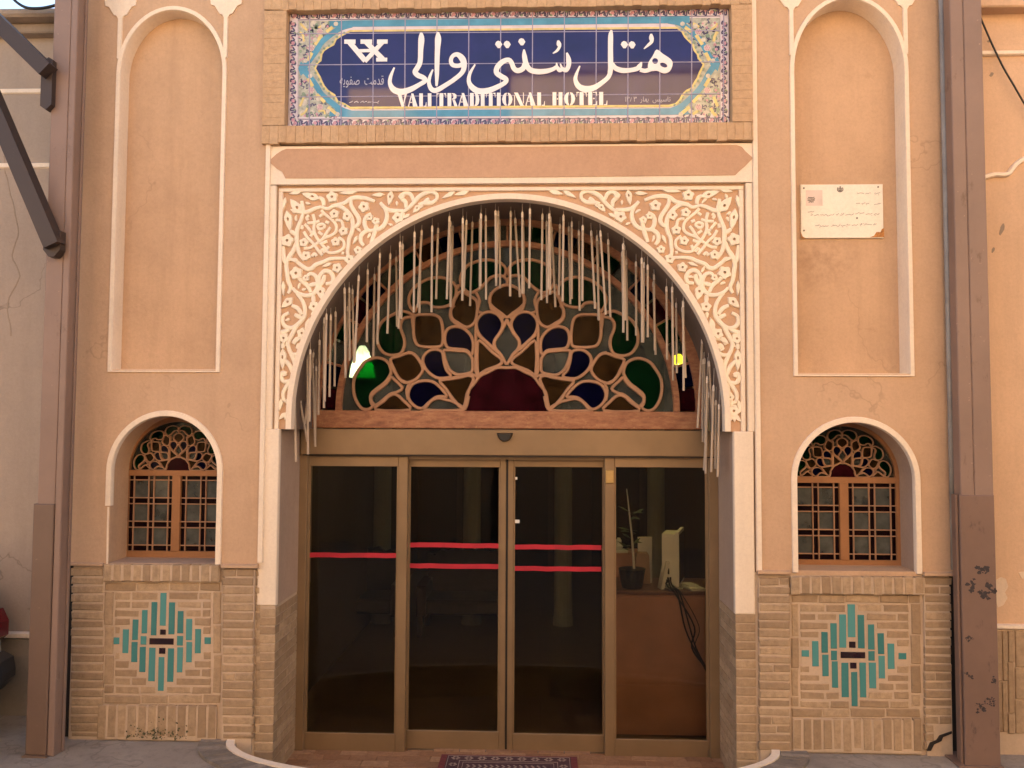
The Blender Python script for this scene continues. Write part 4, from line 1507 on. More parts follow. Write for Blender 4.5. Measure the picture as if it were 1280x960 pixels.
TOPY = lambda u: 15.2 + (10.3 - 15.2) * (u - 361) / 550
left_tip = [(394, 86), (397, 79), (401, 76), (402, 68), (405, 63), (411, 59), (417, 56), (420, 49), (428, 44), (438, 39)]
right_tip = [(846, 35), (853, 40), (856, 46), (861, 51), (866, 56), (868, 63), (872, 68), (873, 73), (879.5, 81)]
right_low = [(879.5, 81), (874, 92), (872, 98), (868, 104), (864, 111), (858, 114), (853, 119), (850, 125), (845, 130), (836, 132.5)]
left_low = [(438, 135), (430, 130), (422, 127), (418, 119), (410, 114), (405, 108), (402, 102), (400, 97), (394, 86)]
blue = left_tip + right_tip + right_low[1:] + left_low[:-1]
bq = [SQ(u, v) for u, v in blue]
bc = SQ(637, 84)
mb = MB()
mb.plate(bq, [], YT - .004, YT + .004)
mb.build('blue_field', 's_blue', sign)
mb = MB()
# darker painted ground in the four corners
for sg, ux in ((1, 373), (-1, 900)):
    for (v0, v1) in ((24, 86), (86, 148)):
        mb.m = 1
        tipu = ux + sg * 20
        a = 26 if v0 == 24 else 146
        mb.plate([SQ(ux, a - (3.5 if sg < 0 else 0)), SQ(ux + sg * 62, a - (3.5 if sg < 0 else 0)), SQ(ux + sg * 22, 86), SQ(ux, 86)], [], YT - .0008, YT)
mb.m = 0
# turquoise belt: runs along the field and bulges in the corners
belt = bq + [bq[0]]
mb.ribbon([SQ(412, 30.5), SQ(440, 29.5), SQ(640, 27.5), SQ(835, 25), SQ(862, 24.5)], 0.052, YT - .0022, YT + .004, top=1)
mb.ribbon([SQ(412, 141), SQ(440, 142.5), SQ(640, 141), SQ(835, 139.5), SQ(862, 139)], 0.052, YT - .0022, YT + .004, top=1)
for sg, tip in ((1, [(440, 31), (426, 35), (414, 43), (402, 53), (396, 63), (388, 74), (380, 86), (388, 97), (396, 108), (402, 118), (414, 128), (426, 137), (440, 142)]),
                (-1, [(835, 26), (850, 29), (862, 38), (873, 48), (880, 58), (886, 70), (893, 80), (886, 92), (880, 103), (873, 113), (862, 124), (850, 134), (835, 140)])):
    mb.ribbon(smoothline([SQ(u, v) for u, v in tip], 3), 0.044, YT - .0020, YT + .004, top=1)
    c = tip[6]
    mb.plate([SQ(c[0] + (6 if sg > 0 else -6), c[1]), SQ(c[0] - 8 * sg + 4 * sg, c[1] - 9), SQ(c[0] - 7 * sg, c[1]), SQ(c[0] - 4 * sg, c[1] + 9)], [], YT - .0024, YT)
mb.build('turquoise_belt', ['s_turq', 's_corner'], sign)
mb = MB()
mb.ribbon(bq, 0.016, YT - .0046, YT + .003, closed=True, top=1)
random.seed(31)
for sg, ux in ((1, 372), (-1, 900)):                       # yellow scrolls in the corners and on the belt
    for (v0, vs_) in ((26, 1), (147, -1)):
        for (a, b, c_, d_) in ((4, 3, 12, 12), (3, 14, 8, 26), (26, 8, 34, 4)):
            q = smoothline([SQ(ux + sg * a, v0 + vs_ * b), SQ(ux + sg * (a + c_) / 2 + random.uniform(-3, 3), v0 + vs_ * (b + d_) / 2 + random.uniform(-3, 3)), SQ(ux + sg * c_, v0 + vs_ * d_)], 4)
            mb.ribbon(q, random.uniform(.014, .022), YT - .0030, YT + .002, top=1)
    for q in (((30, 18), (22, 30)), ((18, 40), (13, 50)), ((13, 72), (19, 82)), ((24, 92), (34, 102)), ((38, 108), (48, 116)), ((44, 8), (36, 14))):
        mb.ribbon([SQ(ux + sg * q[0][0], 26 + q[0][1]), SQ(ux + sg * q[1][0], 26 + q[1][1])], 0.026, YT - .0032, YT + .002, top=1)
mb.build('yellow_line', 's_yellow', sign)

# painted flowers and stems
dk, pk, gn, pale = MB(), MB(), MB(), MB()


def dot(mb, u, v, r_, y, n_=7, sx=1.0):
    c = SQ(u, v)
    rr = r_ / 166.7
    mb.plate([(c[0] + rr * sx * math.cos(2 * math.pi * i / n_), c[1] + rr * math.sin(2 * math.pi * i / n_)) for i in range(n_)], [], y, YT + .002)


def squiggle(mb, u, v, du, dv, w, y):
    q = smoothline([SQ(u, v), SQ(u + du * .35 - dv * .35, v + dv * .35 + du * .35), SQ(u + du * .65 + dv * .3, v + dv * .65 - du * .3), SQ(u + du, v + dv)], 3)
    mb.ribbon(q, w, y, YT + .002, top=1)


lv = lambda u: -4.6 * (u - 361) / 550
u = 364
k = 0
while u < 909:
    for base in (19.5, 154.0):
        o = lv(u)
        squiggle(dk, u, base + o + (2.2 if k % 2 else -2.2), 8.5, (-4.4 if k % 2 else 4.4), .011, YT - .0012)
        (pk if k % 2 else gn) and dot(pk if k % 3 != 1 else gn, u + 3, base + o + (-2 if k % 2 else 2.3), 1.5, YT - .0014)
        if k % 4 == 0:
            dot(pk, u + 5, base + o, 2.4, YT - .0016)
        if k % 4 == 2:
            squiggle(dk, u + 2, base + o - 3, 4, 6, .009, YT - .0011)
    u += 6.2
    k += 1
v = 26
k = 0
while v < 150:
    for ub in (366.5, 905.5):
        squiggle(dk, ub + (2 if k % 2 else -2), v, (-4 if k % 2 else 4), 7.5, .012, YT - .0012)
        dot(pk if k % 2 else gn, ub + (-2 if k % 2 else 2), v + 3, 1.5, YT - .0014)
        if k % 4 == 0:
            dot(pk, ub, v + 4, 2.5, YT - .0016)
    v += 6.0
    k += 1
for q in ([(361.5, 15.8), (911, 11), (911.5, 156), (361.5, 158)], [(372.5, 25), (900, 20), (900.5, 147.5), (372.5, 149)]):
    dk.ribbon([SQ(a, b) for a, b in q], .006, YT - .0018, YT + .002, closed=True, top=1)
for sg, ux in ((1, 373), (-1, 900)):
    pass
for sg, ux in ((1, 374), (-1, 899)):
    for (v0, v1) in ((27, 78), (95, 146)):
        for i in range(120):
            du = random.uniform(0, 46)
            vv = random.uniform(v0, v1)
            edge = abs(vv - 86) / 60 * 46 + 4 if True else 0
            if du > edge * 1.0:
                continue
            uu = ux + sg * du
            r_ = random.random()
            if r_ < .42:
                squiggle(dk, uu, vv, random.uniform(-6, 6), random.uniform(-6, 6), .008, YT - .0016)
            elif r_ < .62:
                dot(gn, uu, vv, random.uniform(1.4, 3), YT - .0017)
            elif r_ < .82:
                dot(pk, uu, vv, random.uniform(1, 2), YT - .0018)
            else:
                squiggle(gn, uu, vv, random.uniform(-6, 6), random.uniform(-6, 6), .012, YT - .0015)
    # rosettes on the belt
    for (du, vv) in ((15, 60), (15, 113), (26, 40), (26, 134)):
        uu = ux + sg * du
        dot(pale, uu, vv, 4.6, YT - .0034, 9)
        for i in range(6):
            th = i * math.pi / 3
            dot(pk, uu + 2.6 * math.cos(th), vv + 2.6 * math.sin(th), 1.2, YT - .0038, 6)
        dot(pk, uu, vv, 1.3, YT - .0040)
    for (du, vv) in ((20, 50), (30, 33), (8, 76), (14, 95), (24, 124), (36, 139), (46, 30), (48, 143)):
        dot(pale, ux + sg * du, vv, 3.0, YT - .0033, 8)
    for (du, vv) in ((6, 32), (4, 50), (6, 128), (5, 142), (18, 30), (16, 142)):
        dot(pale, ux + sg * du, vv, 4.5, YT - .0012, 8)
for i in range(46):                                         # beads along the pointed ends of the field
    pass
for tip in (left_tip + [], right_tip, right_low, left_low):
    for a, b in zip(tip[:-1], tip[1:]):
        dot(gn, (a[0] + b[0]) / 2 + (-2.5 if a[0] < 640 else 2.5), (a[1] + b[1]) / 2, 1.7, YT - .0048)
dk.build('painted_stems', 's_dark', sign)
pk.build('painted_blossoms', 's_pink', sign)
gn.build('painted_leaves', 's_green', sign)
pale.build('painted_rosettes', 's_pale', sign)

mb = MB()                                                    # joints between the tiles
for i in range(-1, 13):
    u = 427 + i * 39.8
    if 365 < u < 908:
        mb.ribbon([SQ(u, 13.5 + lv(u) * .9), SQ(u - .6, 157)], .0075, YT - .0052, YT + .002, top=1)
for v in (41.5, 80.5, 120.5):
    mb.ribbon([SQ(372, v + 1), SQ(640, v - 1), SQ(900, v - 3)], .0065, YT - .0050, YT + .002, top=1)
mb.build('tile_joint', 's_grout', sign)

# calligraphy
L1 = (480, 25, 8.0)
L2 = (580, 25, 8.0)
L3 = (710, 25, 8.0)
pen = [
    (L1, [(372, 128, 22), (375, 190, 60), (368, 300, 52), (362, 420, 50), (335, 480, 52), (312, 522, 52), (340, 556, 52), (395, 580, 48), (412, 612, 46), (350, 652, 44), (260, 700, 56), (170, 722, 62), (100, 700, 60), (62, 640, 42), (68, 570, 34), (105, 478, 16)]),
    (L1, [(540, 125, 22), (542, 190, 62), (536, 300, 52), (531, 450, 48), (530, 560, 40), (526, 662, 24)]),
    (L1, [(800, 440, 50), (740, 462, 42), (685, 450, 44), (670, 405, 40), (690, 362, 40), (735, 348, 46), (785, 392, 62), (802, 460, 54), (780, 530, 46), (700, 600, 44), (600, 665, 46), (520, 708, 50), (472, 690, 46), (450, 630, 38), (460, 570, 30), (490, 498, 14)]),
    (L2, [(1028, 330, 18), (1045, 400, 50), (1045, 460, 46), (1020, 505, 44), (985, 495, 40), (955, 505, 42), (925, 475, 36), (890, 495, 40), (820, 515, 50), (730, 520, 55), (660, 500, 52), (620, 440, 52), (604, 360, 46), (600, 298, 16)]),
    (L2, [(985, 500, 30), (962, 440, 12)]), (L2, [(930, 480, 30), (925, 430, 12)]),
    (L2, [(608, 440, 46), (590, 488, 52), (540, 510, 52), (500, 488, 48), (472, 425, 46), (440, 402, 46), (380, 425, 52), (332, 478, 52), (326, 530, 52), (370, 566, 52), (420, 595, 48), (410, 630, 44), (330, 675, 50), (240, 710, 58), (150, 715, 60), (85, 680, 56), (50, 620, 42), (60, 540, 32), (112, 448, 14)]),
    (L2, [(940, 208, 18), (948, 242, 46), (955, 270, 30), (930, 310, 26), (888, 338, 10)]),
    (L3, [(735, 425, 14), (715, 465, 46), (690, 490, 46), (620, 506, 46), (540, 508, 52), (475, 485, 48), (440, 440, 40)]),
    (L3, [(434, 105, 18), (426, 160, 48), (424, 300, 50), (425, 420, 52), (424, 500, 50), (405, 570, 44), (340, 630, 46), (260, 680, 56), (180, 695, 64), (110, 670, 56), (75, 610, 42), (82, 550, 32), (118, 463, 14)]),
    (L3, [(830, 142, 18), (832, 180, 46), (835, 220, 34), (800, 255, 26), (758, 292, 10)]),
    (L3, [(720, 500, 40), (770, 512, 42), (830, 495, 44)]),
]
mb = MB()
YQ = YT - .0066
for i, (tr, q) in enumerate(pen):
    sm = smoothline(q, 5)
    pts = [SQ(tr[0] + a[0] / tr[2], tr[1] + a[1] / tr[2]) for a in sm]
    mb.ribbon(pts, [max(a[2], 6) / tr[2] / 162 for a in sm], YQ - i * .00012, YT + .002, top=1, dy=.000011)
for tr, x, y in ((L2, 578, 222), (L2, 347, 248), (L2, 432, 248), (L3, 563, 250), (L3, 640, 252)):
    o = 36
    mb.plate([SQ(tr[0] + (x + a) / tr[2], tr[1] + (y + b) / tr[2]) for a, b in ((-6, -o), (18, -28), (o, 0), (14, o), (-10, o), (-o, 0), (-26, -24))], [], YQ - .0020, YT + .002)
he = [(885, 300), (950, 345), (1020, 392), (1046, 440), (1018, 515), (957, 538), (890, 512), (830, 515), (800, 490), (803, 430), (845, 365)]
h1 = [(870 + 30 * math.cos(t_), 414 + 30 * math.sin(t_)) for t_ in [2 * math.pi * i / 10 for i in range(10)]]
h2 = [(955 + 38 * math.cos(t_) , 455 + 24 * math.sin(t_) + 10 * math.cos(t_)) for t_ in [2 * math.pi * i / 10 for i in range(10)]]
cv = lambda q: [SQ(L3[0] + a / L3[2], L3[1] + b / L3[2]) for a, b in q]
mb.plate(cv(smoothline(he, 3, True)), [cv(h1)[::-1], cv(h2)[::-1]], YQ - .0021, YT + .002)
mb.build('calligraphy', 's_letter', sign)
mb = MB()                                                    # crossed-letter emblem
LG = (420, 20, 7.38)
for li, (a, w) in enumerate((([(78, 240), (182, 240)], 40), ([(228, 240), (334, 240)], 40), ([(380, 240), (478, 240)], 40), ([(372, 406), (474, 406)], 36),
               ([(118, 236), (272, 418)], 48), ([(275, 240), (440, 408)], 46), ([(436, 240), (268, 424)], 40), ([(195, 326), (340, 322)], 30))):
    mb.ribbon([SQ(LG[0] + x / LG[2], LG[1] + y / LG[2]) for x, y in a], w / LG[2] / 162, YQ - .001 - .0002 * li, YT + .002, top=1)
mb.build('emblem', 's_letter', sign)

# fat stencil capitals
LET = {   # unit box 1 x 1, polygons
    'V': (0.86, [[(0, 1), (.34, 1), (.60, .08), (.50, 0), (.36, 0)], [(.66, 1), (.86, 1), (.84, .96), (.58, .22), (.54, .3)], ]),
    'A': (0.86, [[(.28, 1), (.48, 1), (.86, 0), (.44, 0)], [(.26, .86), (.31, .72), (.09, .05), (.16, 0), (0, 0), (.0, .05)], [(.12, .30), (.36, .30), (.36, .36), (.14, .36)]]),
    'L': (0.70, [[(.06, 0), (.38, 0), (.38, 1), (.06, 1)], [(.44, 0), (.70, 0), (.70, .34), (.66, .34), (.60, .06), (.44, .06)]]),
    'I': (0.40, [[(.04, 0), (.36, 0), (.36, 1), (.04, 1)]]),
    'T': (0.80, [[(.24, 0), (.56, 0), (.56, 1), (.24, 1)], [(0, 1), (.19, 1), (.19, .94), (.06, .90), (.04, .66), (0, .66)], [(.61, 1), (.80, 1), (.80, .66), (.76, .66), (.74, .90), (.61, .94)]]),
    'R': (0.88, [[(.04, 0), (.36, 0), (.36, 1), (.04, 1)], [(.41, 1), (.64, .98), (.80, .86), (.80, .66), (.66, .54), (.41, .52), (.41, .57), (.52, .62), (.54, .76), (.52, .90), (.41, .95)], [(.46, .48), (.66, .50), (.88, .04), (.86, 0), (.62, 0)]]),
    'D': (0.84, [[(.04, 0), (.36, 0), (.36, 1), (.04, 1)], [(.42, 1), (.62, .97), (.78, .82), (.84, .5), (.78, .18), (.62, .03), (.42, 0), (.42, .06), (.50, .14), (.53, .5), (.50, .86), (.42, .94)]]),
    'O': (0.90, [[(.40, 1), (.22, .95), (.06, .75), (0, .5), (.06, .25), (.22, .05), (.40, 0), (.40, .07), (.34, .2), (.32, .5), (.34, .8), (.40, .93)],
                 [(.48, 1), (.66, .95), (.82, .75), (.88, .5), (.82, .25), (.66, .05), (.48, 0), (.48, .07), (.55, .2), (.57, .5), (.55, .8), (.48, .93)]]),
    'N': (0.92, [[(.04, 1), (.36, 1), (.86, 0), (.56, 0)], [(.05, 0), (.11, 0), (.11, .72), (.05, .84)], [(.80, 1), (.86, 1), (.86, .14), (.80, .26)]]),
    'H': (0.86, [[(.04, 0), (.34, 0), (.34, 1), (.04, 1)], [(.52, 0), (.82, 0), (.82, 1), (.52, 1)], [(.38, .46), (.48, .46), (.48, .54), (.38, .54)]]),
    'E': (0.76, [[(.04, 0), (.36, 0), (.36, 1), (.04, 1)], [(.41, 1), (.72, 1), (.72, .70), (.68, .70), (.62, .94), (.41, .94)], [(.41, 0), (.74, 0), (.74, .32), (.70, .32), (.62, .06), (.41, .06)], [(.41, .47), (.56, .47), (.56, .54), (.41, .54)]]),
}
mb = MB()


def write(txt, u0, u1, v0, v1):
    tot = sum(LET[c][0] for c in txt) + .08 * (len(txt) - 1)
    k_ = (u1 - u0) / tot
    x = u0
    for c in txt:
        w, polys = LET[c]
        for pl in polys:
            bt = v1 - 2.2 * (x - 497) / 262
            mb.plate([SQ(x + a * k_, bt - b * (v1 - v0)) for a, b in pl], [], YQ - .0030, YT + .002)
        x += (w + .08) * k_


for word, a, b in (('VALI', 497, 540), ('TRADITIONAL', 546, 681), ('HOTEL', 690, 759)):
    mb = MB()
    write(word, a, b, 117.5, 134)
    mb.build('capitals', 's_letter', sign)


def fonttext(txt, u0, u1, v0, v1, name, parent, material, Y, front):
    """a line of small glyphs fitted to a box of the wall"""
    cu = bpy.data.curves.new(name, 'FONT')
    cu.body = txt
    cu.resolution_u = 3
    tmp = bpy.data.objects.new(name, cu)
    C.objects.link(tmp)
    bpy.context.view_layer.update()
    me = bpy.data.meshes.new_from_object(tmp.evaluated_get(bpy.context.evaluated_depsgraph_get()))
    bpy.data.objects.remove(tmp)
    xs = [q.co.x for q in me.vertices]
    ys = [q.co.y for q in me.vertices]
    a, b = min(xs), max(xs)
    c, d = min(ys), max(ys)
    org = wloc(parent)
    for q in me.vertices:
        x, z = P(u0 + (u1 - u0) * (q.co.x - a) / (b - a), v1 + (v0 - v1) * (q.co.y - c) / (d - c), Y)
        q.co = Vector((x, front, z)) - org
    me.materials.append(MT[material])
    o = bpy.data.objects.new(name, me)
    C.objects.link(o)
    o.parent = parent
    return o


fonttext('\uFEEA\uFBFE\uFEEE\uFED4\uFEBB  \uFE96\uFEE3\uFEAA\uFED7', 425, 480, 95, 110, 'small_lettering', sign, 's_small', YT, YQ - .0008)
fonttext('\u06F1\u06F3\u06F8\u06F3  \uFEAD\uFE8E\uFEEC\uFE91  \uFEB2\uFBFF\uFEB3\uFE8E\uFE97', 781, 838, 121, 129.5, 'small_lettering', sign, 's_small', YT, YQ - .0008)


def scribble(mb, u0, u1, v, h, wd, Y, y0, seed):
    """an unreadable line of small Persian-looking script, as worn as in the photograph"""
    rnd = random.Random(seed)
    u = u1
    while u > u0 + 2:
        L = min(rnd.uniform(4, 11), u - u0)
        n_ = max(3, int(L / 1.6))
        q = []
        for i in range(n_ + 1):
            q.append((u - L * i / n_, v + rnd.uniform(-.35, .35) * h))
        if rnd.random() < .5:
            q[0] = (q[0][0], v - h * rnd.uniform(.6, 1.1))
        if rnd.random() < .4:
            q[-1] = (q[-1][0], v + h * .55)
        mb.ribbon([P(a, b, Y) for a, b in smoothline(q, 3)], wd, y0, y0 + .001, top=1)
        for _ in range(rnd.choice((0, 1, 1, 2))):
            a = u - rnd.uniform(0, L)
            b = v + rnd.choice((-1, 1)) * h * rnd.uniform(.7, .9)
            mb.ribbon([P(a, b, Y), P(a - .8, b + .2, Y)], wd * 1.1, y0, y0 + .001, top=1)
        u -= L + rnd.uniform(.6, 2.2)


mb = MB()
scribble(mb, 434, 474, 128, 1.6, .006, YT, YQ - .0006, 5)
mb.build('small_lettering', 's_small', sign)

# ------------------------------------------------------------------ permit plaque in the right niche
YP = 0.17
PQ = PRECT(1001, 230.5, 1104, 297.5, YP - .02)
plq = thing('permit_plaque', ((PQ[0] + PQ[1]) / 2, YP, PQ[2]), 'white enamel permit plaque with rusty corner inside tall blind niche', 'plaque')
mb = MB()
mb.box(PQ[0], PQ[1], YP - .022, YP - .001, PQ[2], PQ[3], .003)
mb.build('plate', 'plaque', plq)
mb = MB()
YI = YP - .0232
sc = lambda a, b: (990 + a / 9.846, 220 + b / 9.846)
for i, (a, b, c, d) in enumerate(((1000, 1085, 215, 3.2), (800, 970, 212, 3.0), (985, 1095, 345, 3), (770, 950, 340, 3), (905, 1075, 470, 3.4), (780, 890, 460, 2.6), (540, 760, 475, 3.4), (230, 520, 480, 3.4), (195, 270, 440, 2), (840, 1040, 598, 3), (670, 810, 605, 3), (470, 660, 612, 3.2), (285, 450, 615, 3.2))):
    p0, p1 = sc(a, c), sc(b, c)
    scribble(mb, p0[0], p1[0], p0[1], d * .55, .0045, YP - .023, YI, 40 + i)
mb.build('lettering', 'ink', plq)
mb = MB()
cu_, cv_ = sc(593, 165)
for s in (-1, 1):                                             # tulip-shaped emblem at the head
    mb.ribbon([P(a, b, YP - .023) for a, b in smoothline([(cu_ + s * 1, cv_ + 3), (cu_ + s * 3.4, cv_ + 1), (cu_ + s * 3, cv_ - 2.4)], 4)], .007, YI, YI + .001, top=1)
    mb.ribbon([P(a, b, YP - .023) for a, b in smoothline([(cu_ + s * .6, cv_ + 2.5), (cu_ + s * 1.8, cv_ + .4), (cu_ + s * 1.3, cv_ - 2)], 4)], .006, YI - .0002, YI + .001, top=1)
mb.ribbon([P(cu_, cv_ - 4, YP - .023), P(cu_, cv_ + 3.6, YP - .023)], .008, YI - .0004, YI + .001, top=1)
a_, b_ = sc(236, 290)
for dv, w_ in ((-2.6, 8), (-.8, 9.5), (1.0, 9), (2.8, 6.5)):
    scribble(mb, a_ - w_ / 2, a_ + w_ / 2, b_ + dv, .8, .006, YP - .023, YI - .0006, 77 + int(w_ * 3))
for q in ((147, 672), (1060, 135), (800, 518), (145, 150)):
    uu, vv = sc(*q)
    c = P(uu, vv, YP - .023)
    mb.plate([(c[0] + .007 * math.cos(i), c[1] + .007 * math.sin(i)) for i in [2 * math.pi * k / 8 for k in range(8)]], [], YI - .002, YI + .001)
mb.build('emblem', 'ink_dark', plq)
mb = MB()
a, b, c, d = PRECT(*sc(170, 175), *sc(375, 365), YP - .023)
mb.box(a, b, YI + .0006, YI + .0015, c, d)
mb.build('stamp', 'stamp', plq)
mb = MB()
mb.plate([P(*sc(q[0], q[1]), YP - .023) for q in ((1132, 640), (1133, 752), (960, 755), (1010, 735), (1040, 690), (1090, 690), (1105, 655))], [], YI - .0005, YI + .003)
mb.plate([P(*sc(q[0], q[1]), YP - .023) for q in ((108, 690), (130, 745), (170, 768), (112, 768))], [], YI - .0005, YI + .003)
mb.build('rust_patch', 'rust', plq)

# ------------------------------------------------------------------ rods hanging under the arch
random.seed(17)
mb = MB()
mb.m = 0
mb.path([(0, 0, -.62), (0, 0, -.30), (0, 0, -.045)], [.0092, .0088, .0092], 8)
mb.m = 1
mb.path([(0, 0, -.046), (0, 0, -.012), (0, 0, 0)], [.0094, .0094, .004], 8)
mb.path([(0, 0, 0), (0, 0, .12)], [.0015, .0015], 4)
rod0 = mb.build('hanging_rod', ['rod', 'rod_cap'], None, origin=(0, 0, 0))
first = True
YB_ROWS = (0.14, 0.25, 0.36, 0.46)
for ri, yrow in enumerate(YB_ROWS):
    n_ = (24, 22, 20, 16)[ri]
    for k in range(n_):
        s = -1 + 2 * (k + .5 + random.uniform(-.40, .40)) / n_
        if random.random() < .06:
            continue
        x = AC[0] + AA * .975 * s
        zt_ = AC[1] + AB * math.sqrt(max(0, 1 - (s * .975) ** 2)) - random.uniform(.03, .07)
        o = rod0 if first else rod0.copy()
        if not first:
            C.objects.link(o)
        first = False
        o.location = (x, yrow + random.uniform(-.03, .03), zt_)
        o.rotation_euler = (random.uniform(-.02, .02), random.gauss(0, .028), random.uniform(0, 6))
        f = random.uniform(.90, 1.12)
        o.scale = (1, 1, f)
        tag(o, 'thin pale rod hanging from the underside of the entrance arch', 'rod', 'thin rods hanging in rows under the entrance arch')

def rod_at(u0, v0, u1, v1, Y):
    a, b = P(u0, v0, Y), P(u1, v1, Y)
    o = rod0.copy()
    C.objects.link(o)
    o.location = (a[0], Y, a[1])
    L = math.hypot(b[0] - a[0], b[1] - a[1])
    o.rotation_euler = (0, math.atan2(a[0] - b[0], a[1] - b[1]), 0)
    o.scale = (1, 1, L / .62)
    tag(o, rod0['label'], 'rod', rod0['group'])


for q in ((368, 484, 370, 577, .12), (384, 425, 385, 568, .20), (375, 500, 384, 552, .26), (392, 440, 381, 530, .30), (405, 396, 405, 510, .2),
          (878, 421, 872, 535, .30), (879, 449, 878, 536, .40), (884, 470, 882, 592, .22), (892, 481, 889, 590, .15), (895, 500, 894, 586, .18), (899, 505, 897, 596, .12), (886, 490, 880, 588, .28)):
    rod_at(*q)

# ------------------------------------------------------------------ reception desk and what stands on it
YC = 1.05
ztop = PZ(738, 825, YC)
cx0, cx1 = PX(762, 800, YC), PX(905, 800, YC)
cnt = thing('reception_counter', ((cx0 + cx1) / 2, YC + .3, Z_LOW), 'reddish brown reception counter behind the glass door panel', 'counter')
mb = MB()
mb.box(cx0, cx1, YC, YC + .55, Z_LOW, ztop - .035, .004)
mb.box(cx0 + .02, cx1 - .02, YC - .008, YC, Z_LOW + .04, Z_LOW + .42, .003)
mb.box(cx0 + .02, cx1 - .02, YC - .006, YC, Z_LOW + .44, ztop - .06, .003)
mb.build('counter_front', 'counter', cnt)
mb = MB()
mb.box(cx0 - .01, cx1, YC - .03, YC + .6, ztop - .034, ztop, .006)
mb.build('counter_top', 'counter_top', cnt)
mb = MB()
mb.box(cx0, cx0 + .42, YC + .62, YC + .95, Z_LOW, ztop + .22)
mb.build('raised_shelf', 'counter', cnt)

# monitor turned sideways, seen from its back edge
mx, mz = P(845, 735, YC + .15)
mon = thing('computer_monitor', (mx, YC + .15, ztop), 'beige computer monitor turned sideways on the reception counter', 'monitor')
mb = MB()
h_ = PZ(662, 845, YC + .15) - PZ(732, 845, YC + .15)
cA, sA = math.cos(R(62)), math.sin(R(62))


def obox(mb, cx, cy, z0, z1, lx, ly, ang, lean=0.0):
    ca, sa = math.cos(ang), math.sin(ang)
    n = len(mb.v)
    for z, ln in ((z0, 0), (z1, lean)):
        for (a, b) in ((-1, -1), (1, -1), (1, 1), (-1, 1)):
            x, y_ = a * lx / 2 + ln, b * ly / 2
            mb.v.append((cx + x * ca - y_ * sa, cy + x * sa + y_ * ca, z))
    for f in ((0, 1, 2, 3), (4, 5, 6, 7), (0, 1, 5, 4), (1, 2, 6, 5), (2, 3, 7, 6), (3, 0, 4, 7)):
        mb.face(tuple(n + i for i in f))


AG = R(-16)
obox(mb, mx - .025, YC + .20, ztop + .045, ztop + h_ - .015, .14, .30, AG)
obox(mb, mx - .055, YC + .20, ztop + .09, ztop + h_ - .06, .07, .22, AG)
mb.build('casing', 'beige', mon)
mb = MB()
obox(mb, mx + .040, YC + .18, ztop + .035, ztop + h_ + .012, .030, .40, AG)
mb.build('bezel', 'beige', mon)
mb = MB()
obox(mb, mx + .0575, YC + .18, ztop + .06, ztop + h_ - .015, .004, .35, AG)
mb.build('screen', 'black_plastic', mon)
mb = MB()
for dx, dz, hh in ((-.035, .13, .05), (-.018, .07, .035), (-.048, .055, .03)):
    obox(mb, mx + dx - .045, YC + .048, ztop + dz, ztop + dz + hh, .014, .006, AG)
mb.build('ports', 'black_plastic', mon)
mb = MB()
obox(mb, mx - .01, YC + .19, ztop, ztop + .012, .17, .22, AG)
obox(mb, mx - .01, YC + .19, ztop + .012, ztop + .05, .06, .08, AG)
mb.build('stand', 'beige', mon)
px_, pz_ = P(826, 735, YC + .08)
mb = MB()
obox(mb, px_, YC + .08, ztop + .002, ztop + .24, .03, .10, R(10), .05)
tag(mb.build('card_reader', 'beige', None), 'slim beige device leaning upright in front of the monitor', 'device')
kx, kz = P(866, 735, YC + .05)
mb = MB()
obox(mb, kx + .01, YC + .10, ztop, ztop + .018, .13, .20, R(18))
obox(mb, kx - .01, YC + .13, ztop + .018, ztop + .035, .09, .14, R(18))
tag(mb.build('keyboard', 'beige', None), 'pale keyboard lying flat at the foot of the beige monitor', 'keyboard')
# cables
mb = MB()
for j, (dx, sag) in enumerate(((0, 0), (.02, .03), (-.02, -.02), (.035, .02))):
    q = [(PX(836, 730, YC) + dx, YC + .05, ztop + .10 - .02 * j), (PX(838, 735, YC) + dx, YC - .02, ztop + .03), (PX(846, 745, YC) + dx, YC - .045, ztop - .02), (PX(855 + 6 * j, 780, YC), YC - .03, PZ(782, 855, YC)),
         (PX(866 + sag * 100, 810, YC), YC - .02, PZ(808, 866, YC)), (PX(880, 832, YC) + dx * .3, YC - .015, PZ(832, 880, YC)), (PX(887, 838, YC), YC - .012, PZ(840 + 5 * j, 886, YC))]
    mb.path(smoothline(q, 5), .0075 if j < 3 else .004, 6)
tag(mb.build('power_cable', 'black_plastic', None, smooth=True), 'bundle of black cables hanging down the front of the reception counter', 'cable')
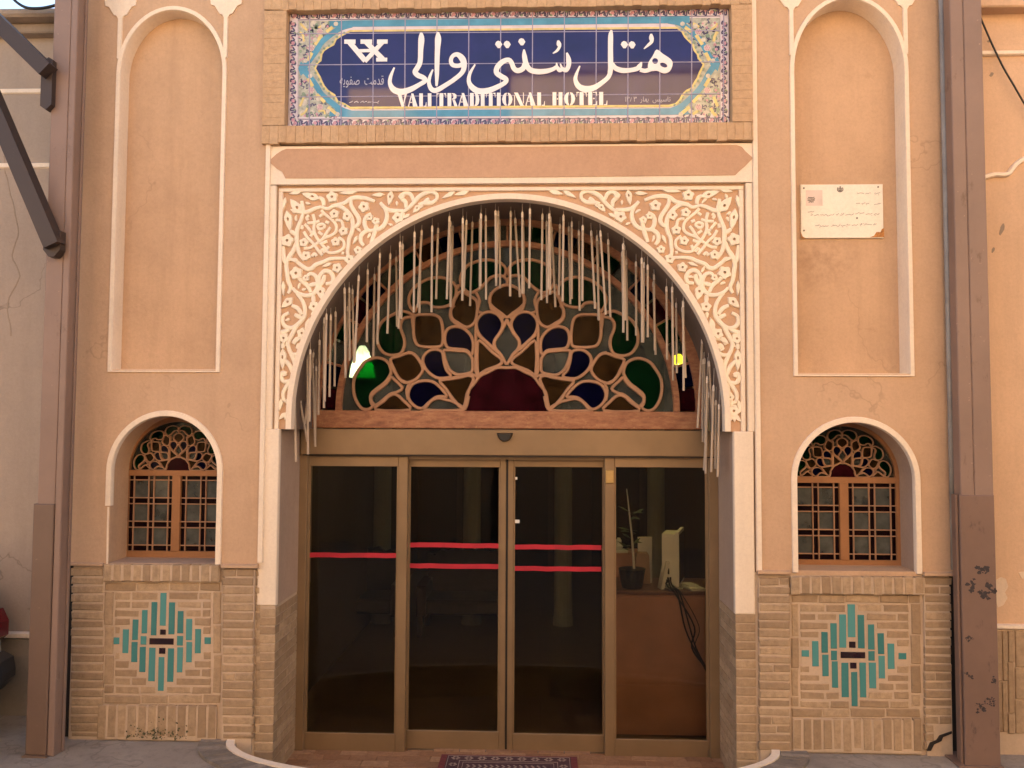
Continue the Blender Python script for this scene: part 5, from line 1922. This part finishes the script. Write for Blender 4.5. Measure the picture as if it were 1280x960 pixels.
# potted plant
px_, pz_ = P(790, 735, YC + .12)
plant = thing('potted_plant', (px_, YC + .12, ztop), 'sparse plant on a pale stake in a black pot on the counter', 'plant')
mb = MB()
mb.lathe([(.085, ztop), (.10, ztop + .05), (.115, ztop + .15), (.12, ztop + .165), (.10, ztop + .165)], px_, YC + .12, 20)
mb.build('pot', 'black_plastic', plant, smooth=False)
mb = MB()
mb.lathe([(.10, ztop + .14), (.02, ztop + .155)], px_, YC + .12, 14)
mb.build('soil', 'soil', plant)
mb = MB()
mb.path([(px_ + .02, YC + .12, ztop + .15), (px_ + .0, YC + .12, ztop + .45), (px_ - .045, YC + .12, ztop + .86)], [.013, .010, .005], 6)
mb.build('stem', 'stake', plant)
random.seed(4)
mb = MB()
for k in range(15):
    z = ztop + random.uniform(.30, .68)
    th = random.uniform(0, 6.28)
    l = random.uniform(.06, .12)
    b0 = Vector((px_ + .0, YC + .12, z))
    d = Vector((math.cos(th), math.sin(th), random.uniform(-.2, .6))).normalized()
    sd_ = d.cross(Vector((0, 0, 1))).normalized() * l * .25
    n = len(mb.v)
    st_ = b0 + d * .05
    mb.v += [tuple(b0), tuple(st_ + sd_ + d * l * .3), tuple(st_ + d * l), tuple(st_ - sd_ + d * l * .3), tuple(st_ + d * l * .4 + Vector((0, 0, .012)))]
    mb.face((n, n + 1, n + 4)); mb.face((n + 1, n + 2, n + 4)); mb.face((n + 2, n + 3, n + 4)); mb.face((n + 3, n, n + 4))
mb.build('foliage', 'leaf', plant)
# paper stand, bag, figurine
a, b, c, d = PRECT(797, 671, 815, 693, YC + .35)
mb = MB()
obox(mb, (a + b) / 2, YC + .35, ztop, d, b - a, .012, R(8), 0)
tag(mb.build('notice_card', 'paper', None), 'upright white notice card standing behind the potted plant', 'card')
a, b, c, d = PRECT(793, 690, 813, 713, YC + .27)
mb = MB()
mb.plate([(a, ztop), (b, ztop), (b - .01, d - .03), (b - .03, d), (a + .02, d), (a + .004, d - .05)], [], YC + .24, YC + .30, taper=.06)
tag(mb.build('paper_bag', 'bag', None), 'small crumpled brown paper bag between plant pot and monitor', 'bag')
fx, fz = P(772, 690, YC + .75)
zs_ = ztop + .22
mb = MB()
mb.box(fx - .09, fx + .09, YC + .66, YC + .84, zs_, zs_ + .015)
mb.lathe([(.03, zs_ + .015), (.045, zs_ + .05), (.025, zs_ + .08), (.03, zs_ + .1), (.012, zs_ + .13)], fx + .01, YC + .75, 12)
tag(mb.build('white_figurine', 'paper', None), 'small white figurine on a tray on the raised shelf', 'figurine')

# ------------------------------------------------------------------ lamps seen through the fan light
for (u, v, Y, r_, mt, lab, nm) in ((453, 452, 1.5, .135, 'lamp_white', 'lit greenish white hanging lamp glowing behind the fan window', 'pendant_lamp'),
                                   (848, 450, 1.25, .052, 'lamp_yellow', 'small round lit yellow bulb glowing behind the fan window', 'pendant_bulb')):
    x, z = P(u, v, Y)
    pd = thing(nm, (x, Y, z), lab, 'lamp')
    mb = MB()
    if r_ > .1:
        mb.lathe([(r_ * .9, z - r_ * 1.1), (r_ * .75, z - r_ * .2), (r_ * .45, z + r_ * .7), (r_ * .2, z + r_ * 1.1)], x, Y, 18)
    else:
        mb.lathe([(r_ * .3, z - r_), (r_ * .85, z - r_ * .5), (r_, z), (r_ * .8, z + r_ * .6), (r_ * .35, z + r_)], x, Y, 14)
    mb.build('shade' if r_ > .1 else 'bulb', mt, pd, smooth=True)
    mb = MB()
    mb.tube((x, Y, z + r_), (x, Y, 4.49), .008, .008, 6)
    mb.build('cord', 'black_plastic', pd)
    ld = bpy.data.lights.new(nm + '_light', 'POINT')
    lo = bpy.data.objects.new(nm + '_light', ld)
    C.objects.link(lo)
    lo.parent = pd
    lo.location = (0, 0, -r_ * .35 if r_ > .1 else -r_ * 1.6)
    ld.energy = 2.6 if r_ > .1 else 7
    ld.shadow_soft_size = .03
    ld.color = (1, .97, .8) if r_ > .1 else (1, .8, .3)

MT['sofa'] = plain('dark_upholstery', (0.03, 0.022, 0.02), 0.7, vary=0.3, scale=12)
MT['sofa_wood'] = plain('dark_wood', (0.06, 0.032, 0.02), 0.4)
ys_ = 4.2
for (u0, u1, lab) in ((384, 500, 'dark carved lobby sofa dimly seen through the panel with one red stripe'), (520, 640, 'dark carved lobby sofa dimly seen behind the double striped sliding panels')):
    a, b = PX(u0, 760, ys_), PX(u1, 760, ys_)
    so = thing('lobby_sofa', ((a + b) / 2, ys_ + .4, Z_LOW), lab, 'sofa', 'sofas in the dark lobby')
    mb = MB()
    mb.box(a + .12, b - .12, ys_, ys_ + .7, Z_LOW + .28, Z_LOW + .46, .03)
    mb.build('seat', 'sofa', so)
    mb = MB()
    n_ = 24
    top = [(a + .06 + (b - a - .12) * i / n_, Z_LOW + .92 + .10 * math.sin(math.pi * i / n_) + .025 * math.cos(i * math.pi / 2)) for i in range(n_ + 1)]
    mb.plate([(a + .06, Z_LOW + .3)] + top + [(b - .06, Z_LOW + .3)], [], ys_ + .62, ys_ + .74)
    mb.build('backrest', 'sofa', so)
    for x0 in (a, b - .12):
        mb = MB()
        mb.box(x0, x0 + .12, ys_ - .02, ys_ + .7, Z_LOW + .25, Z_LOW + .64, .03)
        mb.build('armrest', 'sofa_wood', so)
    for x0 in (a + .02, b - .08):
        for y0 in (ys_, ys_ + .62):
            mb = MB()
            mb.box(x0, x0 + .06, y0, y0 + .06, Z_LOW, Z_LOW + .26)
            mb.build('leg', 'sofa_wood', so)

# ------------------------------------------------------------------ rug
ry0 = 0.50
ra, rb = G(553, 939.5, Z_LOW + .02), G(721, 945, Z_LOW + .02)
rx0, rx1 = ra[0], rb[0]
mb = MB()
mb.box(rx0, rx1, -.55, ry0, Z_LOW + .002, Z_LOW + .018)
rug = mb.build('door_rug', 'rug_red')
tag(rug, 'dark red patterned rug lying in front of the sliding doors', 'rug')
mb = MB()
mb.plate([(rx0 + .05, -.5), (rx1 - .05, -.5), (rx1 - .05, ry0 - .025), (rx0 + .05, ry0 - .025)], [], Z_LOW + .0205, Z_LOW + .015, plane='xy')
mb.build('border', 'rug_dark', rug)
mb = MB()
zr_ = Z_LOW + .0225
def mot(cx, cy, s):
    for k in range(6):
        th = k * math.pi / 3
        c = (cx + s * .55 * math.cos(th), cy + s * .5 * math.sin(th))
        mb.plate([(c[0] + s * .26 * math.cos(a), c[1] + s * .22 * math.sin(a)) for a in [0, 1.2, 2.4, 3.6, 4.9]], [], zr_, zr_ - .004, plane='xy')
nx = 9
for k in range(nx):
    mot(rx0 + .12 + (rx1 - rx0 - .24) * k / (nx - 1), ry0 - .075, .045)
for k in range(7):
    for xx in (rx0 + .11, rx1 - .11):
        mot(xx, ry0 - .20 - k * .12, .042)
for (a, b) in ((.03, .006), (.125, .008), (.155, .006)):
    mb.ribbon([(rx0 + a + .03, -.5), (rx0 + a + .03, ry0 - a), (rx1 - a - .03, ry0 - a), (rx1 - a - .03, -.5)], b, zr_, zr_ - .004, top=1, plane='xy')
for k in range(14):
    mb.ribbon([(rx0 + .22 + k * .045, ry0 - .2), (rx0 + .24 + k * .045, ry0 - .23), (rx0 + .22 + k * .045, ry0 - .26)], .014, zr_, zr_ - .004, top=1, plane='xy')
mb.build('pattern', 'rug_pale', rug)

# ------------------------------------------------------------------ steel posts
YP0 = -0.34
def post_left():
    yb = YP0
    zt_ = 8.0
    X = lambda u, v: PX(u, v, yb)
    xa, xm_, xb = PX(48.5, 480, yb), PX(72, 480, yb), PX(81, 480, yb)
    root = thing('steel_post', (xm_, yb + .1, 0), 'mauve painted steel post carrying two dark diagonal struts beside grey house', 'post')
    mb = MB()
    mb.box(xm_ + .004, xb, yb + .01, yb + .13, 0.0, zt_, .006)
    mb.box(xa + .006, xm_, yb + .02, yb + .20, PZ(640, 60, yb), zt_, .006)
    mb.box(xb + .001, xb + .012, yb + .10, yb + .128, 0, zt_, .003)
    mb.build('column', 'post', root)
    mb = MB()
    mb.box(xa - .01, xm_ + .002, yb, yb + .14, 0.012, PZ(630, 60, yb), .006)
    mb.build('lower_casing', 'post_brown', root)
    mb = MB()
    mb.box(xa - .02, xm_ + .02, yb - .02, yb + .2, 0, .012)
    mb.build('base_plate', 'post_brown', root)
    mb = MB()
    hw = .055
    for (u0, v0, u1, v1) in ((61, 90, -70, -38), (69, 308, -70, -20)):
        a = P(u0, v0, yb - .06)
        b = P(u1, v1, yb - .06)
        d = Vector((b[0] - a[0], 0, b[1] - a[1])).normalized()
        nrm = Vector((-d.z, 0, d.x)) * hw
        A, B = Vector((a[0], 0, a[1])), Vector((b[0], 0, b[1]))
        mb.plate([((A + nrm).x, (A + nrm).z), ((A - nrm).x, (A - nrm).z), ((B - nrm).x, (B - nrm).z), ((B + nrm).x, (B + nrm).z)], [], yb - .12, yb - .01)
        s2 = MB()
    mb.build('strut', 'brace', root)
    mb = MB()
    a, b, c, d = PRECT(52, 72, 66, 136, yb - .02)
    mb.plate([(a, c + .02), ((a + b) / 2, c - .01), (b, c + .03), (b, d - .02), ((a + b) / 2 + .01, d), (a, d - .06)], [], yb - .03, yb + .03)
    a, b, c, d = PRECT(58, 290, 79, 322, yb - .02)
    mb.plate([(a, c + .05), ((a + b) / 2 - .02, c), ((a + b) / 2 + .02, c), (b, c + .05), (b, d), (a, d)], [], yb - .06, yb + .03)
    mb.build('bracket', 'brace', root)


def post_right():
    yb = -0.20
    zt_ = 8.0
    xa, xb = PX(1199, 480, yb), PX(1240, 480, yb)
    root = thing('steel_post', ((xa + xb) / 2, yb + .1, 0), 'mauve painted steel post with scraped lower casing beside ochre house', 'post')
    mb = MB()
    zc = PZ(619, 1220, yb)
    mb.box(xa, (xa + xb) / 2 - .02, yb + .012, yb + .11, zc - .02, zt_, .006)
    mb.box((xa + xb) / 2 - .018, xb, yb + .012, yb + .2, zc - .02, zt_, .006)
    mb.build('column', 'post', root)
    mb = MB()
    mb.box(PX(1203, 780, yb), PX(1247, 780, yb), yb, yb + .12, 0.0, zc, .006)
    mb.build('lower_casing', 'post_worn', root)
    mb = MB()
    xe = PX(1203, 780, yb)
    mb.box(xe - .02, xe - .002, yb + .02, yb + .05, 0, zc, .003)
    mb.box(PX(1197, 948, yb), PX(1253, 948, yb), yb - .02, yb + .25, -.01, .014)
    mb.build('edge_angle', 'post_worn', root)
    # scraped-off paint
    mb = MB()
    rnd = random.Random(8)
    for (u, v, s, n_) in ((1232, 713, 9, 9), (1213, 729, 5, 4), (1228, 741, 10, 10), (1243, 740, 4, 4), (1216, 738, 4, 3), (1212, 800, 4, 3), (1210, 845, 5, 4), (1222, 880, 9, 8), (1240, 875, 7, 6), (1245, 850, 4, 4)):
        cu, cv = u, v
        for _ in range(n_ * 7):
            cu += rnd.gauss(0, 1.5)
            cv += rnd.gauss(0, 1.3)
            if abs(cu - u) > s * 1.3 or abs(cv - v) > s * 1.2:
                cu, cv = u + rnd.gauss(0, s * .4), v + rnd.gauss(0, s * .3)
            cu = min(max(cu, 1206), 1244)
            r_ = abs(rnd.gauss(0, 1.0)) * (.55 if v > 790 else 1) + .35
            c = P(cu, cv, yb)
            a0 = rnd.uniform(0, 3)
            mb.plate([(c[0] + r_ / 170 * rnd.uniform(.3, 1.3) * math.cos(t_ + a0) * 1.3, c[1] + r_ / 170 * rnd.uniform(.3, 1.3) * math.sin(t_ + a0)) for t_ in [2 * math.pi * i / 6 for i in range(6)]], [], yb - .0006 - rnd.uniform(0, .0008), yb + .003)
    mb.build('scraped_patch', 'scrape', root)


post_left()
post_right()

# grey pipe between the hotel and the right post
mb = MB()
xp = PX(1186, 400, -.05)
mb.path([(xp, -.05, PZ(712, 1194, -.05)), (xp, -.05, 3.0), (xp - .0, -.05, 7.6)], .022, 10)
mb.tube((xp + .05, -.06, PZ(712, 1194, -.06)), (xp + .05, -.06, 7.6), .012, .012, 8)
tag(mb.build('conduit_pipe', 'conduit', None, smooth=True), 'thin grey pipe running up between hotel wall and scraped steel post', 'pipe')

# ------------------------------------------------------------------ neighbours
YL = 0.5
xl1 = XL - .02
nb = thing('plaster_house', (-8.0, YL, 0), 'pale grey cracked plaster house with worn cornice and grey plinth', 'house')
mb = MB()
zt_ = PZ(48, 40, YL)
mb.box(-30, xl1, YL, YL + 6, -0.3, zt_)
mb.build('wall', 'left_wall', nb)
mb = MB()
mb.box(-30, xl1, YL - .10, YL + 6, zt_ + .001, PZ(36, 40, YL), .01)
mb.box(-30, xl1, YL - .22, YL + 6, PZ(36, 40, YL) + .001, PZ(26, 40, YL), .02)
mb.box(-30, xl1, YL - .12, YL + 6, PZ(26, 40, YL) + .001, PZ(19, 40, YL), .01)
mb.build('cornice', 'cornice', nb)
mb = MB()
for v in (113, 206):
    mb.ribbon([(-30, PZ(v, 30, YL)), (xl1, PZ(v + 1, 60, YL))], .045, YL - .015, YL + .02)
zz = PZ(793, 20, YL)
mb.ribbon([(-30, zz), (xl1, zz)], .05, YL - .05, YL + .02)
mb.build('moulding', 'cream', nb)
mb = MB()
x = -30.0
while x < xl1 - .05:
    mb.box(x, min(x + .52, xl1) - .012, YL - .03, YL + .01, -.3, zz - .03, .004)
    x += .52
mb.build('plinth', 'plinth', nb)
# wall stains / repaired crack
mb = MB()
rnd = random.Random(2)
q = [(4, 195), (10, 232), (18, 262), (22, 290), (16, 320), (24, 345), (10, 380), (14, 420)]
mb.ribbon([P(u + rnd.uniform(-1, 1), v, YL) for u, v in smoothline(q, 5)], .014, YL - .002, YL + .01, top=.6)
mb.build('crack', 'cornice', nb)

YR = 0.05
xr0 = PX(1225, 400, YR)
nb2 = thing('ochre_house', (6.0, YR, 0), 'orange ochre plastered house with white scalloped moulding and brick tiled dado', 'house')
mb = MB()
mb.box(XR + .03, 30, YR + .02, YR + 8, -.3, 8.4)
mb.build('wall', 'right_wall', nb2)
mb = MB()
mb.box(XR + .03, 30, YR - .10, YR + .019, PZ(8, 1255, YR - .1), PZ(-6, 1255, YR - .1), .01)
mb.build('cornice', 'right_wall', nb2)
mb = MB()
zz = PZ(66, 1255, YR)
mb.ribbon([(XR + .03, zz), (30, zz)], .038, YR - .012, YR + .03)
q = [(1222, 222), (1232, 221), (1243, 218), (1256, 218), (1262, 216), (1268, 208), (1276, 201), (1290, 194), (1310, 190), (1330, 196), (1345, 205), (1351, 213)]
mb.ribbon([P(u, v, YR) for u, v in smoothline(q, 3)], .036, YR - .012, YR + .03)
zz = PZ(783, 1262, YR)
mb.ribbon([(XR + .03, zz), (30, zz)], .03, YR - .03, YR + .03)
mb.build('moulding', 'cream', nb2)
mb = MB()
mb.m = 1
mb.box(XR + .03, 30, YR - .008, YR + .019, -.3, zz - .01)
mb.m = 0
random.seed(12)
u = 1238
for (u0, u1) in ((1240, 1250.5), (1252, 1257.5), (1259, 1266), (1268, 1300), (1302, 1330), (1332, 1360), (1362, 1400)):
    v = 788
    while v < 915:
        h = random.choice((45, 62, 38))
        x0, x1, z0, z1 = PRECT(u0, v, u1, min(v + h, 916), YR)
        mb.box(x0, x1, YR - .02 + random.uniform(-.003, .003), YR + .01, z0, z1, .004, random.random() * .7)
        v += h + 1.6
mb.build('dado', ['brick', 'mortar'], nb2)
mb = MB()
mb.plate([P(u, v, YR) for u, v in ((1246, 726), (1253, 722), (1259, 724), (1262, 734), (1258, 741), (1261, 748), (1256, 757), (1249, 760), (1247, 752))], [], YR + .017, YR + .03)
mb.plate([P(u, v, YR) for u, v in ((1275, 716), (1290, 714), (1296, 722), (1279, 724))], [], YR + .0165, YR + .03)
mb.build('bare_patch', 'peel', nb2)
mb = MB()
rnd = random.Random(6)
for (u, v, a, b) in ((1254, 286, 3, 8), (1243, 312, 2, 4), (1241, 92, 3, 3), (1238, 50, 3, 2)):
    c = P(u, v, YR)
    mb.plate([(c[0] + a / 165 * rnd.uniform(.6, 1.1) * math.cos(t_) + .3 * b / 165 * math.sin(t_), c[1] + b / 165 * rnd.uniform(.7, 1.1) * math.sin(t_)) for t_ in [2 * math.pi * i / 9 for i in range(9)]], [], YR + .018, YR + .03)
mb.build('chipped_patch', 'cornice', nb2)
# loose cable on the right wall
mb = MB()
q = [(1222, 14), (1229, 30), (1240, 55), (1254, 84), (1268, 108), (1282, 132), (1300, 158)]
mb.path([(P(u, v, YR - .03)[0], YR - .03, P(u, v, YR - .03)[1]) for u, v in smoothline(q, 4)], .007, 6)
tag(mb.build('wall_cable', 'black_plastic', None, smooth=True), 'dark loose cable sagging diagonally over the ochre wall', 'cable')
# wire crossing the sky
mb = MB()
q = [(8, -12), (20, 2), (33, 9.5), (48, 10.5), (64, 8), (100, -2)]
mb.path([(P(u, v, 0.2)[0], 0.2, P(u, v, 0.2)[1]) for u, v in smoothline(q, 4)], .012, 6)
tag(mb.build('overhead_wire', 'black_plastic', None, smooth=True), 'black wire sagging across the patch of sky at top left', 'wire')

# facing building across the alley, only seen as a reflection in the glazed tiles
fac = thing('facing_house', (4, -9.0, 0), 'sunlit ochre house across the alley, mirrored in the glossy sign tiles', 'house')
mb = MB()
mb.box(-0.6, 18, -17, -9.0, -.2, 8.98)
mb.box(-16, -1.0, -17, -9.6, -.2, 5.6)
mb.box(-3.7, -2.6, -17, -9.2, -.2, 8.8)
for i in range(9):
    mb.box(1.0 + i * 2, 1.8 + i * 2, -9.0, -8.94, 4.6, 6.6)
mb.build('wall', 'facing', fac)
mb = MB()
mb.box(-0.7, 18.1, -17, -8.9, 8.981, 9.12, .02)
mb.build('parapet', 'cornice', fac)

# ------------------------------------------------------------------ parked car at the left edge
YCAR = -1.42
rear = PX(8, 780, .28)
car = thing('parked_car', (rear - 2.0, YCAR + .85, 0.0), 'white car with red tail light and dark bumper parked beside grey house', 'car')
prof = [(0.02, .55), (0.0, .78), (-.02, .98), (-.12, 1.08), (-.5, 1.40), (-.9, 1.46), (-2.0, 1.45), (-2.75, 1.02), (-3.7, .90), (-3.95, .72), (-3.98, .5), (-3.9, .3), (-.1, .3)]
mb = MB()
ncr = 9
rings = []
for i in range(ncr):
    s = -1 + 2 * i / (ncr - 1)
    inset = 0.04 * abs(s) ** 4
    ring = []
    for (x, z) in prof:
        k = 1 - (0.10 if z > 1.05 else 0) * abs(s) ** 2
        xx = rear + x * (1) - inset * (1 if x > -2 else -1)
        ring.append((xx, YCAR + .85 + s * .83 * (1 - (.14 if z > 1.1 else 0)), z))
    rings.append(ring)
n = len(mb.v)
for ring in rings:
    mb.v += ring
m_ = len(prof)
for i in range(ncr - 1):
    for j in range(m_):
        j2 = (j + 1) % m_
        mb.face((n + i * m_ + j, n + i * m_ + j2, n + (i + 1) * m_ + j2, n + (i + 1) * m_ + j))
mb.face(tuple(n + j for j in range(m_)))
mb.face(tuple(n + (ncr - 1) * m_ + j for j in range(m_)))
mb.build('body', 'car_white', car)
mb = MB()
rb = [(.13, .44), (.11, .53), (.03, .57), (-.25, .57), (-.25, .34), (.04, .28), (.13, .38)]
n = len(mb.v)
for i in range(ncr):
    s = -1 + 2 * i / (ncr - 1)
    inset = 0.05 * abs(s) ** 4
    mb.v += [(rear + x - inset, YCAR + .85 + s * .86, z) for x, z in rb]
m_ = len(rb)
for i in range(ncr - 1):
    for j in range(m_):
        j2 = (j + 1) % m_
        mb.face((n + i * m_ + j, n + i * m_ + j2, n + (i + 1) * m_ + j2, n + (i + 1) * m_ + j))
mb.face(tuple(n + j for j in range(m_)))
mb.face(tuple(n + (ncr - 1) * m_ + j for j in range(m_)))
mb.build('bumper', 'car_black', car)
for s in (-1, 1):
    mb = MB()
    yy = YCAR + .85 + s * .74
    mb.plate([(rear - .30, .68), (rear - .02, .665), (rear + .02, .70), (rear + .02, .81), (rear - .03, .905), (rear - .22, .90)], [], yy - .11, yy + .11)
    mb.build('tail_light', 'car_red', car)
for xx in (rear - .75, rear - 3.2):
    for s in (-1, 1):
        mb = MB()
        yc = YCAR + .85 + s * .74
        pts = [(xx + .31 * math.cos(2 * math.pi * i / 24), .31 + .31 * math.sin(2 * math.pi * i / 24)) for i in range(24)]
        mb.plate(pts, [], yc - .1, yc + .1)
        w_ = mb.build('wheel', 'tyre', car)
        mb = MB()
        pts = [(xx + .19 * math.cos(2 * math.pi * i / 24), .31 + .19 * math.sin(2 * math.pi * i / 24)) for i in range(24)]
        mb.plate(pts, [], yc - .105, yc + .105)
        mb.build('rim', 'chrome', w_)
mb = MB()
mb.plate([(rear - .62, 1.08), (rear - .85, 1.38), (rear - 1.95, 1.38), (rear - 2.55, 1.06)], [], YCAR + .03, YCAR + .06)
mb.build('side_window', 'black_plastic', car)

# ------------------------------------------------------------------ dry weeds at the foot of the brick base
MT['weed'] = plain('dry_weed', (0.10, 0.095, 0.045), 0.9, vary=0.4, scale=30)
rnd = random.Random(14)
for (u0, u1, v, n_, lab) in ((160, 240, 915, 110, 'dry weeds and moss growing at the foot of the brick base near the grey house'),):
    mb = MB()
    for _ in range(n_):
        u = u0 + (u1 - u0) * min(1, max(0, rnd.gauss(.5, .26)))
        x = PX(u, v)
        z = PZ(v + 6, u) + abs(rnd.gauss(0, .05))
        y = -.022 - rnd.uniform(0, .012)
        l = rnd.uniform(.008, .022)
        th = rnd.uniform(0, 6.28)
        n = len(mb.v)
        d = Vector((math.cos(th), -.5, math.sin(th))) * l
        w = Vector((-math.sin(th), 0, math.cos(th))) * l * .35
        p0 = Vector((x, y, z))
        mb.v += [tuple(p0), tuple(p0 + d * .5 + w), tuple(p0 + d), tuple(p0 + d * .5 - w)]
        mb.face((n, n + 1, n + 2, n + 3))
    tag(mb.build('weed_clump', 'weed'), lab, 'weeds')
